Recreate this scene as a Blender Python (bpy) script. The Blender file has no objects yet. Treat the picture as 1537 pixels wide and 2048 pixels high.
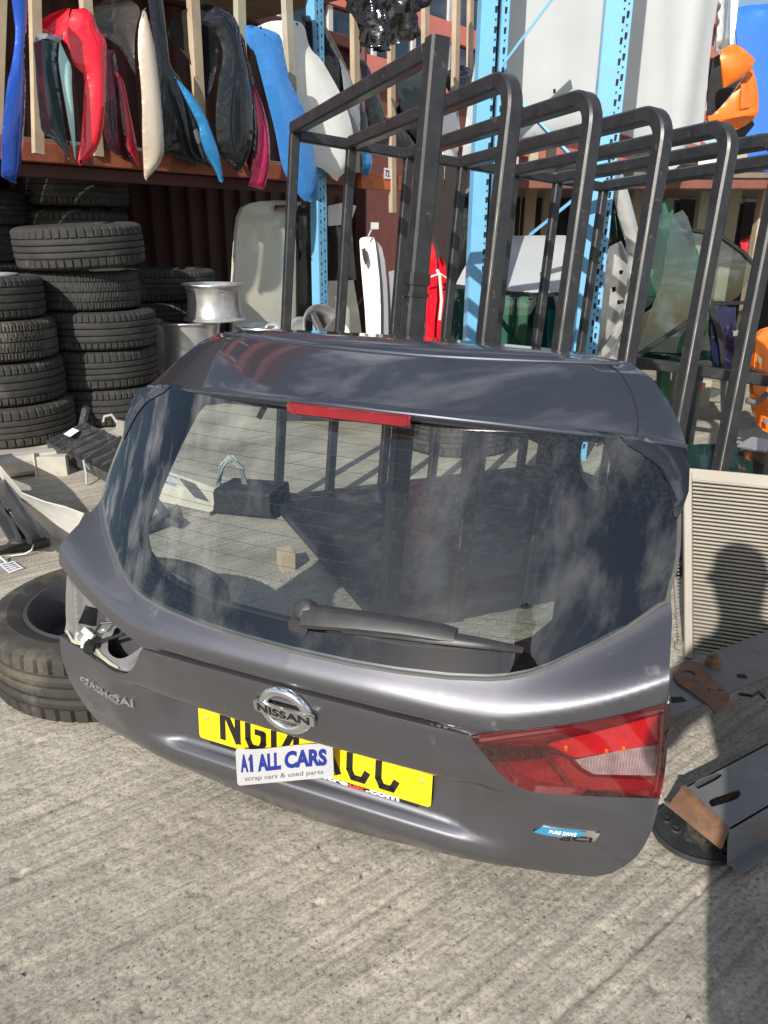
import bpy, bmesh, math, random
import numpy as np
from mathutils import Vector, Matrix
from mathutils.geometry import delaunay_2d_cdt
random.seed(7); RNG = np.random.default_rng(11)
R_ = math.radians
scene = bpy.context.scene
COL = scene.collection

# ------------------------------------------------------------------ camera
CAM_H, PITCH, ROLL, FPX = 1.16, R_(20), R_(-0.6), 1538.0
fw = np.array([0, math.cos(PITCH), -math.sin(PITCH)]); up0 = np.array([0, math.sin(PITCH), math.cos(PITCH)]); rt0 = np.array([1., 0, 0])
rt = math.cos(ROLL)*rt0 - math.sin(ROLL)*up0
upv = math.cos(ROLL)*up0 + math.sin(ROLL)*rt0
cd = bpy.data.cameras.new('camera'); cam = bpy.data.objects.new('camera', cd); COL.objects.link(cam)
cd.sensor_fit = 'VERTICAL'; cd.sensor_height = 36; cd.lens = 36*FPX/2048; cd.clip_end = 500; cd.clip_start = .02
cam.matrix_world = Matrix(((rt[0], upv[0], -fw[0], 0), (rt[1], upv[1], -fw[1], 0), (rt[2], upv[2], -fw[2], CAM_H), (0, 0, 0, 1)))
scene.camera = cam
CAMP = np.array([0, 0, CAM_H])

# ------------------------------------------------------------------ sky and sun
SUN_EL, SUN_AZ = R_(30.5), R_(22)          # light travels towards +Y and a little +X
wd = bpy.data.worlds.new('World'); scene.world = wd; wd.use_nodes = True
nt = wd.node_tree; nt.nodes.clear()
def N(tree, typ, **kw):
    n = tree.nodes.new(typ)
    for k, v in kw.items():
        if k in ('ins',):
            for kk, vv in v.items(): n.inputs[kk].default_value = vv
        else: setattr(n, k, v)
    return n
L = nt.links.new
sky = N(nt, 'ShaderNodeTexSky', sky_type='NISHITA', sun_disc=False, sun_elevation=SUN_EL, sun_rotation=R_(180)+SUN_AZ, air_density=1.0, dust_density=1.0)
tc = N(nt, 'ShaderNodeTexCoord')
sep = N(nt, 'ShaderNodeSeparateXYZ'); L(tc.outputs['Generated'], sep.inputs[0])
zz = N(nt, 'ShaderNodeMath', operation='MAXIMUM'); zz.inputs[1].default_value = 0.03; L(sep.outputs[2], zz.inputs[0])
za = N(nt, 'ShaderNodeMath', operation='ADD'); za.inputs[1].default_value = 0.12; L(zz.outputs[0], za.inputs[0])
dv = N(nt, 'ShaderNodeVectorMath', operation='DIVIDE'); L(tc.outputs['Generated'], dv.inputs[0])
cb = N(nt, 'ShaderNodeCombineXYZ'); 
for i in range(3): L(za.outputs[0], cb.inputs[i])
L(cb.outputs[0], dv.inputs[1])
cl = N(nt, 'ShaderNodeTexNoise', ins={'Scale': 3.2, 'Detail': 9.0, 'Roughness': .62, 'Distortion': .25}); L(dv.outputs[0], cl.inputs['Vector'])
cr = N(nt, 'ShaderNodeValToRGB'); cr.color_ramp.elements[0].position = .49; cr.color_ramp.elements[1].position = .66; L(cl.outputs['Fac'], cr.inputs[0])
mx = N(nt, 'ShaderNodeMix', data_type='RGBA'); L(cr.outputs[0], mx.inputs[0]); L(sky.outputs[0], mx.inputs[6]); mx.inputs[7].default_value = (13, 13.2, 13.6, 1)
bg = N(nt, 'ShaderNodeBackground', ins={'Strength': .09}); L(mx.outputs[2], bg.inputs[0])
wo = N(nt, 'ShaderNodeOutputWorld'); L(bg.outputs[0], wo.inputs[0])
sd = bpy.data.lights.new('sun', 'SUN'); sd.energy = 4.8; sd.angle = R_(.55); sd.color = (1, .95, .87)
sun = bpy.data.objects.new('sun', sd); COL.objects.link(sun)
sdir = Vector((math.sin(SUN_AZ)*math.cos(SUN_EL), math.cos(SUN_AZ)*math.cos(SUN_EL), -math.sin(SUN_EL)))
sun.rotation_euler = sdir.to_track_quat('-Z', 'Y').to_euler(); sun.location = (-2, -6, 8)
vs_ = scene.view_settings; vs_.view_transform = 'Standard'; vs_.look = 'None'; vs_.exposure = 0.28; vs_.gamma = 1; vs_.use_curve_mapping = False
scene.cycles.max_bounces = 10; scene.cycles.transparent_max_bounces = 16

# ------------------------------------------------------------------ materials
MATS = {}
def mat(name, col, rough=.5, metal=0., coat=0., coat_rough=.05, var=.0, vscale=8., dirt=None, dirt_amt=.0, dscale=3., bump=0., bscale=60., spec=.5, flake=False):
    if name in MATS: return MATS[name]
    m = bpy.data.materials.new(name); m.use_nodes = True; t = m.node_tree; b = t.nodes['Principled BSDF']
    b.inputs['Base Color'].default_value = (*col, 1); b.inputs['Roughness'].default_value = rough; b.inputs['Metallic'].default_value = metal
    b.inputs['Coat Weight'].default_value = coat; b.inputs['Coat Roughness'].default_value = coat_rough; b.inputs['Specular IOR Level'].default_value = spec
    tcn = N(t, 'ShaderNodeTexCoord'); src = None; lk = t.links.new
    if var > 0:
        n = N(t, 'ShaderNodeTexNoise', ins={'Scale': vscale, 'Detail': 8., 'Roughness': .65}); lk(tcn.outputs['Object'], n.inputs['Vector'])
        r = N(t, 'ShaderNodeValToRGB'); r.color_ramp.elements[0].position = .3; r.color_ramp.elements[1].position = .72
        r.color_ramp.elements[0].color = (*[c*(1-var) for c in col], 1); r.color_ramp.elements[1].color = (*[min(1, c*(1+var)) for c in col], 1)
        lk(n.outputs['Fac'], r.inputs[0]); src = r.outputs[0]
        rr = N(t, 'ShaderNodeMapRange', ins={'To Min': max(.02, rough-.12*min(1, var*3)), 'To Max': min(1, rough+.12*min(1, var*3))}); lk(n.outputs['Fac'], rr.inputs[0]); lk(rr.outputs[0], b.inputs['Roughness'])
    if dirt:
        n2 = N(t, 'ShaderNodeTexNoise', ins={'Scale': dscale, 'Detail': 10., 'Roughness': .72}); lk(tcn.outputs['Object'], n2.inputs['Vector'])
        r2 = N(t, 'ShaderNodeValToRGB'); r2.color_ramp.elements[0].position = .62-dirt_amt*.3; r2.color_ramp.elements[1].position = .74-dirt_amt*.2
        lk(n2.outputs['Fac'], r2.inputs[0])
        mm = N(t, 'ShaderNodeMix', data_type='RGBA'); lk(r2.outputs[0], mm.inputs[0])
        if src: lk(src, mm.inputs[6])
        else: mm.inputs[6].default_value = (*col, 1)
        mm.inputs[7].default_value = (*dirt, 1); src = mm.outputs[2]
        if metal > 0:
            mi = N(t, 'ShaderNodeMapRange', ins={'To Min': metal, 'To Max': 0.}); lk(r2.outputs[0], mi.inputs[0]); lk(mi.outputs[0], b.inputs['Metallic'])
    if src: lk(src, b.inputs['Base Color'])
    if bump > 0 or flake:
        nb = N(t, 'ShaderNodeTexNoise', ins={'Scale': bscale, 'Detail': 6., 'Roughness': .6}); lk(tcn.outputs['Object'], nb.inputs['Vector'])
        bp = N(t, 'ShaderNodeBump', ins={'Strength': bump if bump else .06, 'Distance': .002 if not flake else .0004}); lk(nb.outputs['Fac'], bp.inputs['Height']); lk(bp.outputs[0], b.inputs['Normal'])
    MATS[name] = m; return m
def paint(name, col, metal=.25, rough=.32, **k):
    return mat(name, col, rough=rough, metal=metal, coat=1., coat_rough=.035, spec=.25, var=k.pop('var', .06), vscale=3., **k)
def glassmat(name, tint=(.72, .8, .78), rough=0., refl=1.0, ior=1.55):
    if name in MATS: return MATS[name]
    m = bpy.data.materials.new(name); m.use_nodes = True; t = m.node_tree; t.nodes.clear(); lk = t.links.new
    o = N(t, 'ShaderNodeOutputMaterial'); tr = N(t, 'ShaderNodeBsdfTransparent'); tr.inputs[0].default_value = (*tint, 1)
    gl = N(t, 'ShaderNodeBsdfGlossy'); gl.inputs['Roughness'].default_value = rough; gl.inputs['Color'].default_value = (refl, refl, refl, 1)
    f = N(t, 'ShaderNodeFresnel', ins={'IOR': ior}); mu = N(t, 'ShaderNodeMath', operation='MULTIPLY', use_clamp=True); mu.inputs[1].default_value = 1.9
    lk(f.outputs[0], mu.inputs[0]); ms = N(t, 'ShaderNodeMixShader'); lk(mu.outputs[0], ms.inputs[0]); lk(tr.outputs[0], ms.inputs[1]); lk(gl.outputs[0], ms.inputs[2])
    # dust film: a light scatter of specks
    tcn = N(t, 'ShaderNodeTexCoord'); n = N(t, 'ShaderNodeTexNoise', ins={'Scale': 140., 'Detail': 4., 'Roughness': .7}); lk(tcn.outputs['Object'], n.inputs['Vector'])
    n2 = N(t, 'ShaderNodeTexNoise', ins={'Scale': 3., 'Detail': 6.}); lk(tcn.outputs['Object'], n2.inputs['Vector'])
    mm = N(t, 'ShaderNodeMath', operation='MULTIPLY'); lk(n.outputs['Fac'], mm.inputs[0]); lk(n2.outputs['Fac'], mm.inputs[1])
    r = N(t, 'ShaderNodeMapRange', ins={'From Min': .26, 'From Max': .5, 'To Min': .0, 'To Max': .045}); lk(mm.outputs[0], r.inputs[0])
    df = N(t, 'ShaderNodeBsdfDiffuse'); df.inputs[0].default_value = (.5, .48, .44, 1)
    m2 = N(t, 'ShaderNodeMixShader'); lk(r.outputs[0], m2.inputs[0]); lk(ms.outputs[0], m2.inputs[1]); lk(df.outputs[0], m2.inputs[2]); lk(m2.outputs[0], o.inputs[0])
    MATS[name] = m; return m

# ------------------------------------------------------------------ geometry helpers
def ray(px, py):
    return rt*((px-768.5)/FPX) + upv*((1024-py)/FPX) + fw
def at(px, py, y):
    d = ray(px, py); return CAMP + d*(y/d[1])
def gz(px, py, z=0.):
    d = ray(px, py); return CAMP + d*((z-CAM_H)/d[2])
def onplane(px, py, P, n):
    d = ray(px, py); return CAMP + d*(np.dot(np.asarray(P)-CAMP, n)/np.dot(d, n))
def thing(name, label, cat, loc=(0, 0, 0), group=None, rot=None):
    o = bpy.data.objects.new(name, None); COL.objects.link(o); o.empty_display_size = .1
    o.matrix_world = Matrix.Translation(Vector(loc)) @ (rot.to_4x4() if rot is not None else Matrix())
    return tag(o, label, cat, group)
def tag(o, label, cat, group=None, kind=None):
    o['label'] = label; o['category'] = cat
    if group: o['group'] = group
    if kind: o['kind'] = kind
    return o
def adopt(o, parent, local=False):
    """make o a part; world-space meshes keep their place, local ones live in the parent's frame"""
    o.parent = parent
    if not local:
        pr = parent; M = Matrix()
        chain = []
        while pr: chain.append(pr); pr = pr.parent
        for c in reversed(chain): M = M @ (c.matrix_parent_inverse if c.parent else Matrix()) @ c.matrix_basis
        o.matrix_parent_inverse = M.inverted()
    return o
def mesh(name, V, F, m=None, parent=None, smooth=False, sharp=None, local=False, normals=None):
    me = bpy.data.meshes.new(name); me.from_pydata([tuple(map(float, v)) for v in V], [], [tuple(map(int, f)) for f in F]); me.update()
    if m: me.materials.append(m)
    if smooth:
        me.polygons.foreach_set('use_smooth', [True]*len(me.polygons))
        if sharp: me.set_sharp_from_angle(angle=R_(sharp))
    if normals is not None: me.normals_split_custom_set_from_vertices([tuple(map(float, n)) for n in normals])
    o = bpy.data.objects.new(name, me); COL.objects.link(o)
    if parent: adopt(o, parent, local)
    return o
class MB:
    def __init__(s): s.V = []; s.F = []
    def add(s, V, F):
        k = len(s.V); s.V += [tuple(v) for v in V]; s.F += [tuple(i+k for i in f) for f in F]; return s
    def box(s, c, sz, rot=None):
        c = np.array(c, float); h = np.array(sz)/2; V = []
        for x in (-1, 1):
            for y in (-1, 1):
                for z in (-1, 1):
                    p = np.array([x, y, z])*h
                    if rot is not None: p = np.array(rot) @ p
                    V.append(c+p)
        return s.add(V, [(0, 1, 3, 2), (4, 6, 7, 5), (0, 4, 5, 1), (2, 3, 7, 6), (0, 2, 6, 4), (1, 5, 7, 3)])
    def bar(s, p, q, w, h=None, up=(0, 0, 1), ch=.12):
        h = h or w; p = np.array(p, float); q = np.array(q, float); d = q-p; d /= np.linalg.norm(d)
        u = np.array(up, float); x = np.cross(d, u)
        if np.linalg.norm(x) < 1e-4: x = np.cross(d, (1, 0, 0))
        x /= np.linalg.norm(x); y = np.cross(x, d); a, b = w/2, h/2; c = ch*min(w, h)
        pr = [(a-c, b), (-a+c, b), (-a, b-c), (-a, -b+c), (-a+c, -b), (a-c, -b), (a, -b+c), (a, b-c)]
        V = [p+x*i+y*j for i, j in pr]+[q+x*i+y*j for i, j in pr]
        F = [(i, (i+1) % 8, 8+(i+1) % 8, 8+i) for i in range(8)]+[tuple(range(7, -1, -1)), tuple(range(8, 16))]
        return s.add(V, F)
    def tube(s, P, r, n=8, caps=True, sq=None, up=None):
        P = [np.array(p, float) for p in P]; k = len(P); rr = r if hasattr(r, '__len__') else [r]*k; V = []; F = []; ux = None
        for i in range(k):
            d = P[min(i+1, k-1)]-P[max(i-1, 0)]; d /= np.linalg.norm(d)+1e-12
            if ux is None:
                a = np.array(up if up is not None else ((0, 0, 1) if abs(d[2]) < .9 else (1, 0, 0)), float)
            else: a = ux
            ux = a-d*np.dot(a, d); ux /= np.linalg.norm(ux); uy = np.cross(d, ux)
            if sq:
                a_, b_ = sq[0]/2, sq[1]/2; c = .14*min(sq)
                for x, y in [(a_-c, b_), (-a_+c, b_), (-a_, b_-c), (-a_, -b_+c), (-a_+c, -b_), (a_-c, -b_), (a_, -b_+c), (a_, b_-c)]: V.append(P[i]+ux*x+uy*y)
            else:
                for j in range(n):
                    t = 2*math.pi*j/n; V.append(P[i]+rr[i]*(ux*math.cos(t)+uy*math.sin(t)))
        n = 8 if sq else n
        for i in range(k-1):
            for j in range(n): F.append((i*n+j, i*n+(j+1) % n, (i+1)*n+(j+1) % n, (i+1)*n+j))
        if caps: F.append(tuple(range(n-1, -1, -1))); F.append(tuple((k-1)*n+j for j in range(n)))
        return s.add(V, F)
    def lathe(s, prof, n=32, c=(0, 0, 0), axis=None, close=True):
        """prof: (r,z) loop"""
        V = []; F = []; k = len(prof); M = np.array(axis) if axis is not None else np.eye(3); c = np.array(c, float)
        for i in range(n):
            t = 2*math.pi*i/n
            for r, z in prof: V.append(c+M @ np.array([r*math.cos(t), r*math.sin(t), z]))
        for i in range(n):
            a, b = i*k, ((i+1) % n)*k
            for j in range(k if close else k-1): F.append((a+j, b+j, b+(j+1) % k, a+(j+1) % k))
        return s.add(V, F)
    def build(s, name, m=None, parent=None, smooth=False, sharp=35, local=False):
        return mesh(name, s.V, s.F, m, parent, smooth, sharp, local)
def inside(p, poly):
    x, y = p; c = False; n = len(poly); j = n-1
    for i in range(n):
        xi, yi = poly[i]; xj, yj = poly[j]
        if (yi > y) != (yj > y) and x < (xj-xi)*(y-yi)/(yj-yi)+xi: c = not c
        j = i
    return c
def resample(poly, step):
    out = []
    for a, b in zip(poly, poly[1:]+poly[:1]):
        a = np.array(a, float); b = np.array(b, float); k = max(1, int(np.linalg.norm(b-a)/step))
        for i in range(k): out.append(tuple(a+(b-a)*i/k))
    return out
def smoothpoly(poly, it=1):
    for _ in range(it):
        out = []; n = len(poly)
        for i in range(n):
            p, q, r = (np.array(poly[j % n], float) for j in (i-1, i, i+1)); d1 = q-p; d2 = r-q
            cs = np.dot(d1, d2)/(np.linalg.norm(d1)*np.linalg.norm(d2)+1e-9)
            if cs < .45: out.append(tuple(q))                       # keep real corners
            else: out += [tuple(p*.25+q*.75), tuple(q*.75+r*.25)]
        poly = out
    return poly
def fill(outer, holes=(), step=10., jitter=.0):
    """triangulate a 2D outline with holes, interior points on a grid; returns pts, tris, loops (index lists)"""
    outer = resample(list(outer), step); hs = [resample(list(h), step*.7) for h in holes]
    pts = list(outer); edges = [(i, (i+1) % len(outer)) for i in range(len(outer))]
    for h in hs:
        k = len(pts); pts += h; edges += [(k+i, k+(i+1) % len(h)) for i in range(len(h))]
    A = np.array(outer); lo = A.min(0); hi = A.max(0); B = np.array(pts)
    x = lo[0]+step*.5; row = 0
    ys = np.arange(lo[1]+step*.5, hi[1], step*.87)
    for row, y in enumerate(ys):
        for x in np.arange(lo[0]+step*(.5 if row % 2 else .0), hi[0], step):
            p = (x, y)
            if inside(p, outer) and not any(inside(p, h) for h in hs) and np.min((B[:, 0]-x)**2+(B[:, 1]-y)**2) > (step*.45)**2: pts.append(p)
    v, e, f, *_ = delaunay_2d_cdt([Vector(p) for p in pts], edges, [], 0, 1e-7)
    v = [(p.x, p.y) for p in v]; T = []
    for t in f:
        c = (sum(v[i][0] for i in t)/3, sum(v[i][1] for i in t)/3)
        if inside(c, outer) and not any(inside(c, h) for h in hs):
            a, b, cc = (np.array(v[i]) for i in t)
            if (b[0]-a[0])*(cc[1]-a[1])-(b[1]-a[1])*(cc[0]-a[0]) < 0: t = [t[0], t[2], t[1]]
            T.append(tuple(t))
    return v, T
def boundary(T):
    cnt = {}
    for t in T:
        for a, b in ((t[0], t[1]), (t[1], t[2]), (t[2], t[0])): cnt[(a, b)] = cnt.get((a, b), 0)+1
    return [(a, b) for (a, b) in cnt if (b, a) not in cnt]
def sheet(name, outer, pf, m, parent=None, holes=(), step=12., bulge=0., fn=None, thick=.004, nrm=None, smooth=True, dome=0., relax=2):
    """a curved pressed panel: outline (pixels) laid on surface pf, bulged along nrm, given real thickness"""
    v, T = fill(outer, holes, step)
    poly = list(outer); ys = [p[1] for p in poly]; y0, y1 = min(ys), max(ys)
    nrm = np.array(nrm if nrm is not None else (0, -1, 0), float); V = []; DD = []
    for x, y in v:
        P = np.array(pf(x, y), float); d = 0.
        if bulge or dome:
            yy = min(max(y, y0+1e-3), y1-1e-3); xs = []
            for a, b in zip(poly, poly[1:]+poly[:1]):
                if (a[1] > yy) != (b[1] > yy): xs.append(a[0]+(b[0]-a[0])*(yy-a[1])/(b[1]-a[1]))
            if len(xs) >= 2:
                xs.sort(); x0_, x1_ = xs[0], xs[-1]
                for i_ in range(0, len(xs)-1, 2):
                    if xs[i_]-2 <= x <= xs[i_+1]+2: x0_, x1_ = xs[i_], xs[i_+1]
                a = max(-1, min(1, (x-x0_)/(x1_-x0_+1e-9)*2-1)); c_ = .28; q_ = min(1, abs(a-c_)/((1-c_) if a > c_ else (1+c_))); d += bulge*(1-.30*q_*q_-.25*math.sqrt(q_*q_+.004))
            d += dome*(1-((y-(y0+y1)/2)/((y1-y0)/2))**2)
        if fn: d += fn(x, y)
        V.append(P); DD.append(d)
    DD = np.array(DD); V = np.array(V)
    if (bulge or dome) and relax:
        E_ = np.array([(t[i], t[(i+1) % 3]) for t in T for i in range(3)]); E_ = np.vstack([E_, E_[:, ::-1]]); cn = np.bincount(E_[:, 0], minlength=len(V)).clip(1)
        bi = np.array(sorted({i for e in boundary(T) for i in e})); keep = DD[bi].copy()
        for _ in range(relax*2):
            DD = .4*DD+.6*np.bincount(E_[:, 0], DD[E_[:, 1]], minlength=len(V))/cn; DD[bi] = keep
    V = V+nrm[None, :]*DD[:, None]
    # px y runs down, so triangles (ccw in px) face away: flip for a camera-facing front
    F = [(t[0], t[2], t[1]) for t in T]; k = len(V)
    back = V-nrm*thick
    F2 = [(a+k, c+k, b+k) for a, b, c in F]
    Vs = list(V)+list(back)
    nb = boundary(F); idx = {}
    for a, b in nb:
        for i in (a, b):
            if i not in idx: idx[i] = len(Vs); Vs += [V[i], back[i]]
    F3 = [(idx[b], idx[a], idx[a]+1, idx[b]+1) for a, b in nb]
    o = mesh(name, Vs, F+F2+F3, m, parent, smooth)
    return o
def copy_tree(o, parent=None):
    c = o.copy(); COL.objects.link(c); c.parent = parent
    for ch in list(o.children): copy_tree(ch, c)
    return c
def text_geo(s, bold=0., res=3):
    cu = bpy.data.curves.new('lettering', 'FONT'); cu.body = s; cu.resolution_u = res; cu.offset = bold; cu.align_x = 'LEFT'; cu.fill_mode = 'FRONT'
    ob = bpy.data.objects.new('lettering', cu); COL.objects.link(ob)
    dg = bpy.context.evaluated_depsgraph_get(); me = bpy.data.meshes.new_from_object(ob.evaluated_get(dg))
    V = np.array([v.co[:] for v in me.vertices]); F = [tuple(p.vertices) for p in me.polygons]
    bpy.data.objects.remove(ob); bpy.data.curves.remove(cu); bpy.data.meshes.remove(me)
    lo = V.min(0); hi = V.max(0); V[:, :2] = (V[:, :2]-lo[:2])/(hi[:2]-lo[:2])
    return V[:, :2], F
def letters(name, V2, F, place, m, parent, depth=.0008, local=True):
    """flat lettering turned into thin raised characters; place maps (s,t) to a point, and returns front and back"""
    A = [place(s, t, depth) for s, t in V2]; B = [place(s, t, 0.) for s, t in V2]; k = len(A)
    nb = []; cnt = {}
    for f in F:
        for a, b in zip(f, f[1:]+f[:1]): cnt[(a, b)] = 1
    nb = [(a, b) for (a, b) in cnt if (b, a) not in cnt]
    return mesh(name, A+B, list(F)+[(b, a, a+k, b+k) for a, b in nb], m, parent, local=local)
# smooth lattice noise for real relief
_LAT = RNG.random((256, 256))
def vnoise(x, y):
    xi = np.floor(x).astype(int); yi = np.floor(y).astype(int); fx = x-xi; fy = y-yi; fx = fx*fx*(3-2*fx); fy = fy*fy*(3-2*fy)
    a = _LAT[xi % 256, yi % 256]; b = _LAT[(xi+1) % 256, yi % 256]; c = _LAT[xi % 256, (yi+1) % 256]; d = _LAT[(xi+1) % 256, (yi+1) % 256]
    return (a*(1-fx)+b*fx)*(1-fy)+(c*(1-fx)+d*fx)*fy
# ------------------------------------------------------------------ ground
GA = gz(1098, 2048); GB = gz(1468, 1722); GDIR = (GB-GA)[:2]/np.linalg.norm((GB-GA)[:2])      # broom direction
GANG = math.atan2(GDIR[1], GDIR[0])
def grid_lines(a, b, d, lo, hi, grow=1.18):
    mid = list(np.arange(a, b, d)); out = mid[:]; s = d; x = b
    while x < hi: out.append(x); s *= grow; x += s
    out.append(hi); s = d; x = a-d; pre = []
    while x > lo: pre.append(x); s *= grow; x -= s
    pre.append(lo); return np.array(sorted(pre)+out)
gx = grid_lines(-1.25, 1.35, .0055, -60, 60); gy = grid_lines(.55, 2.4, .0055, -40, 90)
GX, GY = np.meshgrid(gx, gy, indexing='ij')
def ground_h(X, Y):
    c, s = GDIR; a = X*c+Y*s; b = -X*s+Y*c
    wob = .02*vnoise(a*1.3, b*1.3)
    ridge = vnoise(a*2.2+40, (b+wob)*85)-.5
    ridge2 = vnoise(a*5+9, (b+wob)*38)-.5
    lump = vnoise(X*40+3, Y*40+8)-.5; fine = vnoise(X*95+31, Y*95+11)-.5
    wear = np.clip(vnoise(X*2.3+5, Y*2.3+7)*1.6-.35, 0.12, 1)
    pits = np.clip(vnoise(X*60+70, Y*60+90)-.80, 0, 1)
    band = np.clip(vnoise(a*.5, b*7+20)*1.5-.3, .15, 1)
    h = (.0046*ridge+.0034*ridge2)*wear*band+.0022*lump*(1.15-.5*wear)+.0016*fine-.02*pits
    # a saw-cut joint running with the brushing
    bj = -GA[0]*s+GA[1]*c; dj = np.abs(b+.006*(vnoise(a*9, a*0+2)-.5)-bj)
    h -= .006*np.exp(-(dj/.0045)**2)
    return h
edge = np.clip((np.minimum.reduce([GX+1.4, 1.5-GX, GY-.4, 2.6-GY]))/.15, 0, 1)
GZ = ground_h(GX, GY)*edge
nx_, ny_ = GX.shape
me = bpy.data.meshes.new('ground')
V = np.stack([GX, GY, GZ], -1).reshape(-1, 3)
idx = np.arange(nx_*ny_).reshape(nx_, ny_); Q = np.stack([idx[:-1, :-1], idx[1:, :-1], idx[1:, 1:], idx[:-1, 1:]], -1).reshape(-1, 4)
me.vertices.add(len(V)); me.vertices.foreach_set('co', V.astype(np.float32).ravel())
me.loops.add(Q.size); me.loops.foreach_set('vertex_index', Q.astype(np.int32).ravel())
me.polygons.add(len(Q)); me.polygons.foreach_set('loop_start', np.arange(0, Q.size, 4, dtype=np.int32)); me.polygons.foreach_set('loop_total', np.full(len(Q), 4, np.int32))
me.update(calc_edges=True); me.polygons.foreach_set('use_smooth', np.ones(len(Q), bool))
gm = bpy.data.materials.new('brushed_concrete'); gm.use_nodes = True; t = gm.node_tree; lk = t.links.new; b = t.nodes['Principled BSDF']
tcn = N(t, 'ShaderNodeTexCoord'); mp = N(t, 'ShaderNodeMapping'); mp.inputs['Rotation'].default_value = (0, 0, -GANG); lk(tcn.outputs['Object'], mp.inputs[0])
mp2 = N(t, 'ShaderNodeMapping'); mp2.inputs['Scale'].default_value = (2.6, 55, 1); lk(mp.outputs[0], mp2.inputs[0])
n1 = N(t, 'ShaderNodeTexNoise', ins={'Scale': 1., 'Detail': 5., 'Roughness': .6}); lk(mp2.outputs[0], n1.inputs['Vector'])
n2 = N(t, 'ShaderNodeTexNoise', ins={'Scale': 1.7, 'Detail': 9., 'Roughness': .68}); lk(tcn.outputs['Object'], n2.inputs['Vector'])
n3 = N(t, 'ShaderNodeTexNoise', ins={'Scale': 120., 'Detail': 6., 'Roughness': .7}); lk(tcn.outputs['Object'], n3.inputs['Vector'])
n4 = N(t, 'ShaderNodeTexVoronoi', ins={'Scale': 75.}); lk(tcn.outputs['Object'], n4.inputs['Vector'])
def ramp(t, src, stops):
    r = N(t, 'ShaderNodeValToRGB'); e = r.color_ramp.elements
    while len(e) < len(stops): e.new(.5)
    for el, (p, c) in zip(e, stops): el.position = p; el.color = (*c, 1) if len(c) == 3 else c
    t.links.new(src, r.inputs[0]); return r.outputs[0]
base = ramp(t, n2.outputs['Fac'], [(.27, (.14, .127, .108)), (.40, (.29, .264, .224)), (.56, (.41, .375, .318)), (.74, (.55, .505, .43))])
str_ = ramp(t, n1.outputs['Fac'], [(.3, (.55, .54, .53)), (.5, (.95, .95, .95)), (.7, (1.3, 1.28, 1.23))])
nm = N(t, 'ShaderNodeTexNoise', ins={'Scale': .9, 'Detail': 3.}); lk(tcn.outputs['Object'], nm.inputs['Vector']); nmr = N(t, 'ShaderNodeMapRange', ins={'From Min': .35, 'From Max': .62, 'To Min': .3, 'To Max': 1.}); lk(nm.outputs['Fac'], nmr.inputs[0])
m1 = N(t, 'ShaderNodeMix', data_type='RGBA', blend_type='MULTIPLY'); lk(nmr.outputs[0], m1.inputs[0]); lk(base, m1.inputs[6]); lk(str_, m1.inputs[7])
gr = ramp(t, n3.outputs['Fac'], [(.3, (.38, .37, .36)), (.45, (.93, .93, .93)), (.68, (1.35, 1.35, 1.3))])
m2 = N(t, 'ShaderNodeMix', data_type='RGBA', blend_type='MULTIPLY'); m2.inputs[0].default_value = 1.; lk(m1.outputs[2], m2.inputs[6]); lk(gr, m2.inputs[7])
sp = ramp(t, n4.outputs['Distance'], [(.10, (.25, .25, .25)), (.22, (1, 1, 1))])
n5 = N(t, 'ShaderNodeTexNoise', ins={'Scale': 4., 'Detail': 4.}); lk(tcn.outputs['Object'], n5.inputs['Vector'])
spf = ramp(t, n5.outputs['Fac'], [(.42, (0, 0, 0)), (.6, (.95, .95, .95))])
m3 = N(t, 'ShaderNodeMix', data_type='RGBA', blend_type='MULTIPLY'); lk(spf, m3.inputs[0]); lk(m2.outputs[2], m3.inputs[6]); lk(sp, m3.inputs[7])
lk(m3.outputs[2], b.inputs['Base Color']); b.inputs['Roughness'].default_value = .9; b.inputs['Specular IOR Level'].default_value = .25
ad = N(t, 'ShaderNodeMath', operation='MULTIPLY_ADD', ins={1: .6}); lk(n3.outputs['Fac'], ad.inputs[0]); lk(n1.outputs['Fac'], ad.inputs[2])
bp = N(t, 'ShaderNodeBump', ins={'Strength': .8, 'Distance': .005}); lk(ad.outputs[0], bp.inputs['Height']); lk(bp.outputs[0], b.inputs['Normal'])
me.materials.append(gm); ground = bpy.data.objects.new('ground', me); COL.objects.link(ground); ground['kind'] = 'structure'
# loose grit lying on the concrete
mb = MB()
for i in range(420):
    x, y = RNG.uniform(-1.3, 1.5), RNG.uniform(.6, 4.2)
    if i < 120: x, y = RNG.uniform(-1.2, .4), RNG.uniform(.6, 1.2)
    r = float(RNG.choice([.0018, .0025, .0035, .006], p=[.45, .35, .15, .05]))
    V = []
    for k in range(6):
        d = [(1, 0, 0), (-1, 0, 0), (0, 1, 0), (0, -1, 0), (0, 0, 1), (0, 0, -1)][k]; V.append(np.array([x, y, r*.4])+np.array(d)*r*RNG.uniform(.6, 1.3))
    mb.add(V, [(0, 2, 4), (2, 1, 4), (1, 3, 4), (3, 0, 4), (2, 0, 5), (1, 2, 5), (3, 1, 5), (0, 3, 5)])
g = mb.build('grit', mat('grit', (.22, .21, .19), .9, var=.5, vscale=30)); tag(g, 'loose grit and crumbs of stone scattered over the concrete', 'grit', kind='stuff')

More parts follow.
